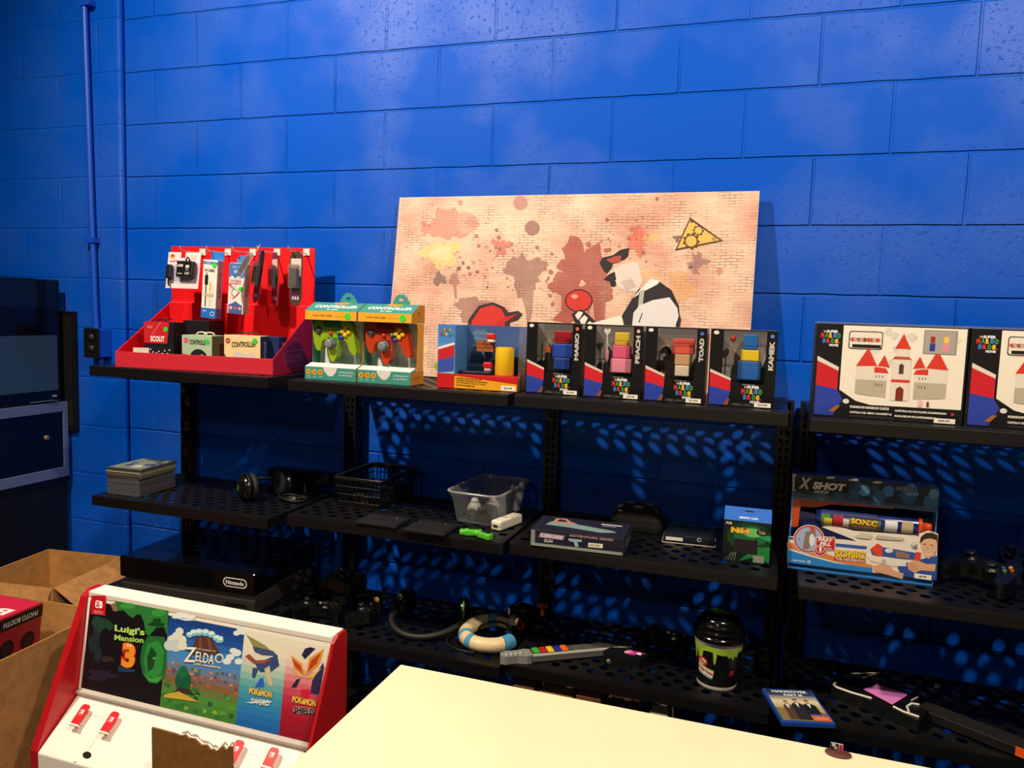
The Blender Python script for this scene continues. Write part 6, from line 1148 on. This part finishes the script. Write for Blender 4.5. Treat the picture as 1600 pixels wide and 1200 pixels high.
# ------------------------------------------------------------------ guitar controllers
o = thing('guitar_controller', 'grey guitar controller neck with green, red, yellow, blue and orange buttons', 'game controller', (1.262,-.476,zL[2]+.0005), R(34)); 
GYH, GYN = M('#8d8b86',.4), M('#55534f',.4)
MB().prism([(0,-.006),(.012,-.016),(.05,-.014),(.075,-.024),(.092,-.021),(.092,.021),(.078,.026),(.055,.020),(.02,.022),(.004,.014)], 0, .024, GYH, u=(1,0,0), v=(0,1,0)).build('headstock', o, bevel=.004)
for i in range(4): MB().lathe([(.0045,0),(.0045,.005),(.0001,.006)], M('#b4b2ac',.3), 10, Matrix.Translation((.018+i*.014,-.006,.0242))).build('tuning_peg', o)
MB().box((.0925,-.021,.001),(.40,.021,.022), M('#6d6b67',.4)).build('neck', o, bevel=.003)
MB().box((.0925,-.019,.0222),(.40,.019,.0252), GYN).build('fretboard', o); MB().box((.0925,-.0225,.020),(.40,-.0195,.0258), M('#e4dfd4',.4)).build('white_edge', o)
for i, cc in enumerate(('#3fae3a','#c41f26','#ecc81f','#232f9c','#ee6a1e')): MB().box((.098+i*.0215,-.018,.0254),(.116+i*.0215,.015,.0315), M(cc,.35)).build('fret_button', o, bevel=.003)
for i in range(5): MB().box((.215+i*.034,-.018,.0254),(.217+i*.034,.018,.0262), M('#3a3936',.4)).build('fret_bar', o)
p = W(955,1032,z=zL[2]+.02); o = thing('strum_box', 'black boxy controller with pink flower sticker and silver jack under the grey neck', 'game controller', (1.545,-.375,zL[2]+.0003), R(14))
MB().prism([(0,0),(.10,-.008),(.128,.02),(.12,.062),(.02,.058),(-.004,.03)], 0, .030, M('#121213',.35), u=(1,0,0), v=(0,1,0)).build('case', o, bevel=.005)
MB().lathe([(.003,0),(.006,.001),(.006,.012),(.003,.012)], M('#b0aeaa',.25,metal=.8), 14, Matrix.Translation((.012,.003,.015)) @ Matrix.Rotation(R(90),4,'X')).build('jack', o)
f = Art((0,0,.030),(1,0,0),(0,1,0)); f.blot(.085,.030,.024,'#c42a9a',1,ry=.014,seed=3,rough=.6); f.blot(.075,.036,.010,'#e87ac0',2,seed=5); f.blot(.100,.024,.008,'#e8e0dc',2,seed=6); f.blot(.065,.030,.007,'#d8c89a',2,seed=8); f.build('flower_sticker', o)
gamepad('black gamepad lying behind the end of the grey guitar neck', (1.70,-.20,zL[2]+.016), (R(6),R(0),R(-12)), lit=False, group='black gamepads on the third lowest shelf')
# ------------------------------------------------------------------ cup with lid
o = thing('popcorn_cup', 'black dotted cup with green slime drips and a ridged black lid', 'cup', (1.857,-.355,zL[2])); ch = .134; r0, r1 = .0535, .0640
MB().lathe([(.0001,0),(r0-.002,0),(r0,.002),(r0+.0006,.011)], M('#e8e0d4',.35), 40).build('white_foot', o)
MB().lathe([(r0+.0006,.0112),(r1-.0008,ch-.018)], M('#0c0c0e',.35), 48).build('cup_wall', o)
MB().lathe([(r1-.0008,ch-.0178),(r1,ch-.006),(r1+.003,ch-.004),(r1+.003,ch),(r1-.002,ch+.001)], M('#e6ddd0',.35), 48).build('white_rim', o)
rad = lambda z: r0+(r1-r0)*z/ch
wp = Wrap((0,0,0)); wp.fn = lambda x, y, e: V(((rad(y)+e)*math.sin(x/.060), -(rad(y)+e)*math.cos(x/.060), y))
N_ = 150; q7 = random.Random(12); dr_ = [(q7.uniform(0,6.283), q7.choice([.014,.020,.028,.036,.048]), q7.uniform(.07,.12)) for _ in range(22)]
top_ = ch-.017; SL = M('#a4c83a',.25)
def dl(t):
    v = .010+.003*math.sin(5*t)
    for a, l_, s_ in dr_:
        dd_ = abs((t-a+math.pi) % (2*math.pi)-math.pi)
        if dd_ < s_: v = max(v, .006+l_*math.sqrt(1-(dd_/s_)**2))
    return v
for i in range(N_):
    t0, t1 = 2*math.pi*i/N_, 2*math.pi*(i+1)/N_; wp.raw([(t0*.06, top_-dl(t0)),(t1*.06, top_-dl(t1)),(t1*.06, top_+.005),(t0*.06, top_+.005)], SL, 3)
wp.mb.build('slime_print', o); wp.mb = MB()
for i in range(60):
    for j in range(12):
        t_ = 2*math.pi*(i+.5*(j % 2))/60; y_ = .017+j*.0075
        if -1.9 < ((t_+math.pi) % (2*math.pi)-math.pi) < 1.9: wp.raw([(t_*.06-.0008,y_),(t_*.06,y_-.0008),(t_*.06+.0008,y_),(t_*.06,y_+.0008)], '#3a3a3e', 1)
wp.mb.build('dot_pattern', o); wp.mb = MB()
lx = -.030
wp.quad([(lx-.025,.047),(lx+.021,.036),(lx+.024,.056),(lx-.024,.068)], '#e9e2d4', 5); wp.quad([(lx-.026,.042),(lx+.020,.031),(lx+.021,.036),(lx-.026,.047)], '#2f8a6a', 5); wp.quad([(lx-.024,.0665),(lx+.024,.0545),(lx+.024,.0575),(lx-.024,.0695)], '#b8d04a', 6)
wp.T('Krispy Kreme', (lx-.022,.0575), (lx+.021,.0465), .010, '#c4242c', 7, bold=.04, shear=.2); wp.T('DOUGHNUTS', (lx-.020,.0435), (lx+.016,.0345), .0035, '#e4efe8', 7, bold=.02)
wp.disc(lx-.010,.076,.017,.0125,'#c4242c',4); wp.disc(lx-.010,.076,.012,.0088,'#d8d2c8',5)
wp.quad([(lx-.023,.081),(lx-.001,.067),(lx+.002,.071),(lx-.020,.085)], '#c4242c', 6, 6); wp.T('30', (.036,.052), (.052,.055), .015, '#c4242c', 4, bold=.06, shear=.2); wp.mb.build('logo_lettering', o)
lid = MB().lathe([(r1-.002,ch+.0012),(r1+.006,ch+.0012),(r1+.007,ch+.008),(r1+.004,ch+.013),(r1+.001,ch+.015),(r1+.003,ch+.020),(r1+.002,ch+.027),(r1-.003,ch+.030),(r1-.001,ch+.035),(r1-.003,ch+.043),(r1-.009,ch+.047),(r1-.009,ch+.052),(r1-.017,ch+.060),(r1-.03,ch+.066),(.0001,ch+.069)], M('#0a0a0b',.16,spec=.6), 48).build('lid', o)
g_ = Art((0,0,ch+.0692),(1,0,0),(0,1,0)); g_.blot(0,-.004,.026,'#1f5a2a',1,ry=.018,seed=4,rough=.6); g_.blot(.006,.0,.014,'#4fa04a',2,ry=.009,seed=7,rough=.7); g_.blot(-.010,-.004,.008,'#6ab85a',3,seed=9,rough=.6); g_.build('green_splash', lid)
# ------------------------------------------------------------------ right bay, lowest shelf
pz = zL[3]; cs = [W(x_, y_, z=pz+.014) for x_, y_ in ((1222,1127),(1308,1131),(1279,1079),(1198,1073))]
u_ = (cs[1]-cs[0]); v_ = (cs[3]-cs[0]); wB, hB = .134, .172
o = thing('disc_case', 'blue disc case with a printed film cover and orange sticker', 'disc case', (cs[0].x,cs[0].y,pz+.0003), math.atan2(u_.y,u_.x))
MB().box((0,0,0),(wB,hB,.013), M('#1f4aa0',.25)).build('shell', o, bevel=.002)
f = Art((0,0,.013),(1,0,0),(0,1,0)); a, b = wB, hB
f.rect(.006,.008,a-.006,b-.006,'#c0a878'); f.grad(.006,b*.78,a-.006,b-.006,['#3a4a6a','#1f2c4c'],4,1); f.grad(.006,b*.45,a-.006,b*.78,['#c8b48a','#e4d4b0','#8a8a86'],6,1); f.P([(.006,.008),(a-.006,.008),(a-.006,b*.3),(.006,b*.42)],'#8a7448',1)
for x_, w_, h_, c_ in ((.30,.10,.62,'#5a4030'),(.50,.13,.68,'#2c2a30'),(.72,.14,.66,'#1f2026')):
    f.P([(a*(x_-w_),.012),(a*(x_-w_*.9),b*h_*.75),(a*x_-.004,b*h_*.86),(a*x_+.004,b*h_*.86),(a*(x_+w_*.9),b*h_*.75),(a*(x_+w_),.012)], c_, 2); f.C(a*x_,b*h_*.93,a*.042,'#d0a07c',3,ry=b*.045); f.P([(a*(x_-.045),b*h_*.95),(a*(x_-.03),b*h_*1.0),(a*(x_+.03),b*h_*1.0),(a*(x_+.045),b*h_*.95)],'#3a2a22',4); f.P([(a*x_-.005,b*h_*.83),(a*x_+.005,b*h_*.83),(a*x_,b*h_*.62)],'#e4e0da',3)
f.T('HANGOVER',(a*.16,b*.905),(a*.86,b*.905),b*.075,'#f2f0ea',3,bold=.03); f.T('PART III',(a*.36,b*.80),(a*.72,b*.80),b*.065,'#f2f0ea',3,bold=.03); f.rect(a*.62,b*.05,a*.955,b*.20,'#d8643c',4); f.rect(a*.62,b*.20,a*.955,b*.235,'#2f5ab0',4); f.rect(a*.66,b*.11,a*.9,b*.125,'#f0c4ae',5); f.build('cover_print', o)
body = [(1298,1070),(1330,1082),(1362,1094),(1396,1106),(1436,1126),(1452,1108),(1422,1084),(1388,1062),(1345,1046),(1306,1052)]
gz = pz+.034; bp3 = [W(x_, y_, z=gz) for x_, y_ in body]
o = thing('guitar_controller', 'black guitar controller with white trim and long neck under the pink note', 'game controller', (bp3[0].x,bp3[0].y,pz+.0003)); lo_ = [(p_.x-bp3[0].x, p_.y-bp3[0].y) for p_ in bp3]
MB().prism(lo_, 0, .032, M('#0d0d0e',.35), u=(1,0,0), v=(0,1,0)).build('body', o, bevel=.004)
TW = M('#dcd4c6',.4)
def trim(pts, zz=.0335, r=.003): MB().tube([(W(x_,y_,z=gz).x-bp3[0].x, W(x_,y_,z=gz).y-bp3[0].y, zz) for x_, y_ in pts], r, TW, 8).build('white_trim', o)
trim([(1306,1066),(1302,1070),(1308,1074),(1330,1082),(1362,1091)]); trim([(1396,1104),(1412,1112),(1436,1120)]); trim([(1436,1101),(1424,1099),(1417,1104),(1420,1112)]); trim([(1330,1052),(1375,1051)], r=.0012); trim([(1348,1059),(1370,1052)], r=.0012); trim([(1424,1094),(1434,1089)], r=.002)
n0, n1 = W(1440,1100,z=gz), W(1640,1178,z=gz); L = (n1-n0).length; ag = math.atan2(n1.y-n0.y, n1.x-n0.x)
X_ = Matrix.Translation((n0.x-bp3[0].x,n0.y-bp3[0].y,0)) @ Matrix.Rotation(ag,4,'Z')
MB().box((0,-.018,.004),(L,.03,.030), M('#141312',.45), X_).build('neck', o, bevel=.003); MB().box((0,-.016,.0302),(L,.028,.033), M('#1d1b1a',.5), X_).build('fretboard', o)
MB().box((L*.78,-.0205,.008),(L*.78+.02,-.0182,.030), M('#e85a1c',.4), X_).build('orange_button', o)
pn = [W(x_, y_, z=pz+.0365) for x_, y_ in ((1349,1077),(1394,1101),(1417,1087),(1368,1071))]
o = thing('sticky_note', 'pink paper note lying on the black and white guitar controller', 'note', tuple(pn[0])); MB().prism([(p_.x-pn[0].x,p_.y-pn[0].y) for p_ in pn], -.0003, .0006, M('#d67ac4',.7), u=(1,0,0), v=(0,1,0)).build('paper', o); MB().prism([(pn[2].x-pn[0].x,pn[2].y-pn[0].y),(pn[3].x-pn[0].x,pn[3].y-pn[0].y),(pn[3].x-pn[0].x+.001,pn[3].y-pn[0].y+.004),(pn[2].x-pn[0].x+.001,pn[2].y-pn[0].y+.004)], .0007, .003, M('#c86ab6',.7), u=(1,0,0), v=(0,1,0)).build('curled_edge', o)
o = thing('small_screw_cap', 'tiny pale plastic cap lying right of the black guitar controller body', 'cap', tuple(W(1476,1100,z=pz)+V((0,.10,.0003)))) ; MB().lathe([(.0001,0),(.008,0),(.008,.006),(.006,.008),(.0001,.008)], M('#a89c8c',.5), 14).build('cap_body', o); MB().lathe([(.0001,.0082),(.003,.0082),(.003,.0095),(.0001,.0095)], M('#6a6258',.5), 10).build('cap_nub', o)
# ------------------------------------------------------------------ brown boxes on the base shelf, seen over the table's far edge
for k, (xa_, wd_, hh_, cc, lb) in enumerate(((1.30,.06,.305,'#5a3a24','narrow brown box on the base shelf, leftmost under the third lowest shelf'),(1.375,.10,.300,'#7a5232','brown box on the base shelf, second from the left behind the table'),(1.485,.07,.312,'#6a4428','brown box on the base shelf, third from the left behind the table'),(1.565,.09,.292,'#4e3422','brown box on the base shelf, fourth from the left behind the table'),(1.69,.05,.300,'#8a8478','pale grey box on the base shelf, rightmost behind the table'))):
    b_ = thing('brown_box' if k < 4 else 'grey_box', lb, 'box', (xa_,-.46,.1675), R((k*37 % 7)-3), 'boxes on the base shelf'); MB().box((0,0,0),(wd_,.14,hh_), M(cc,.8,noise=.5,nscale=30)).build('carton', b_, bevel=.002); MB().prism([(0,0),(wd_,0),(wd_*.9,.05),(wd_*.1,.05)], 0, .002, M(cc,.8), o=(0,0,hh_+.0005), u=(1,0,0), v=(0,1,.1)).build('flap', b_)
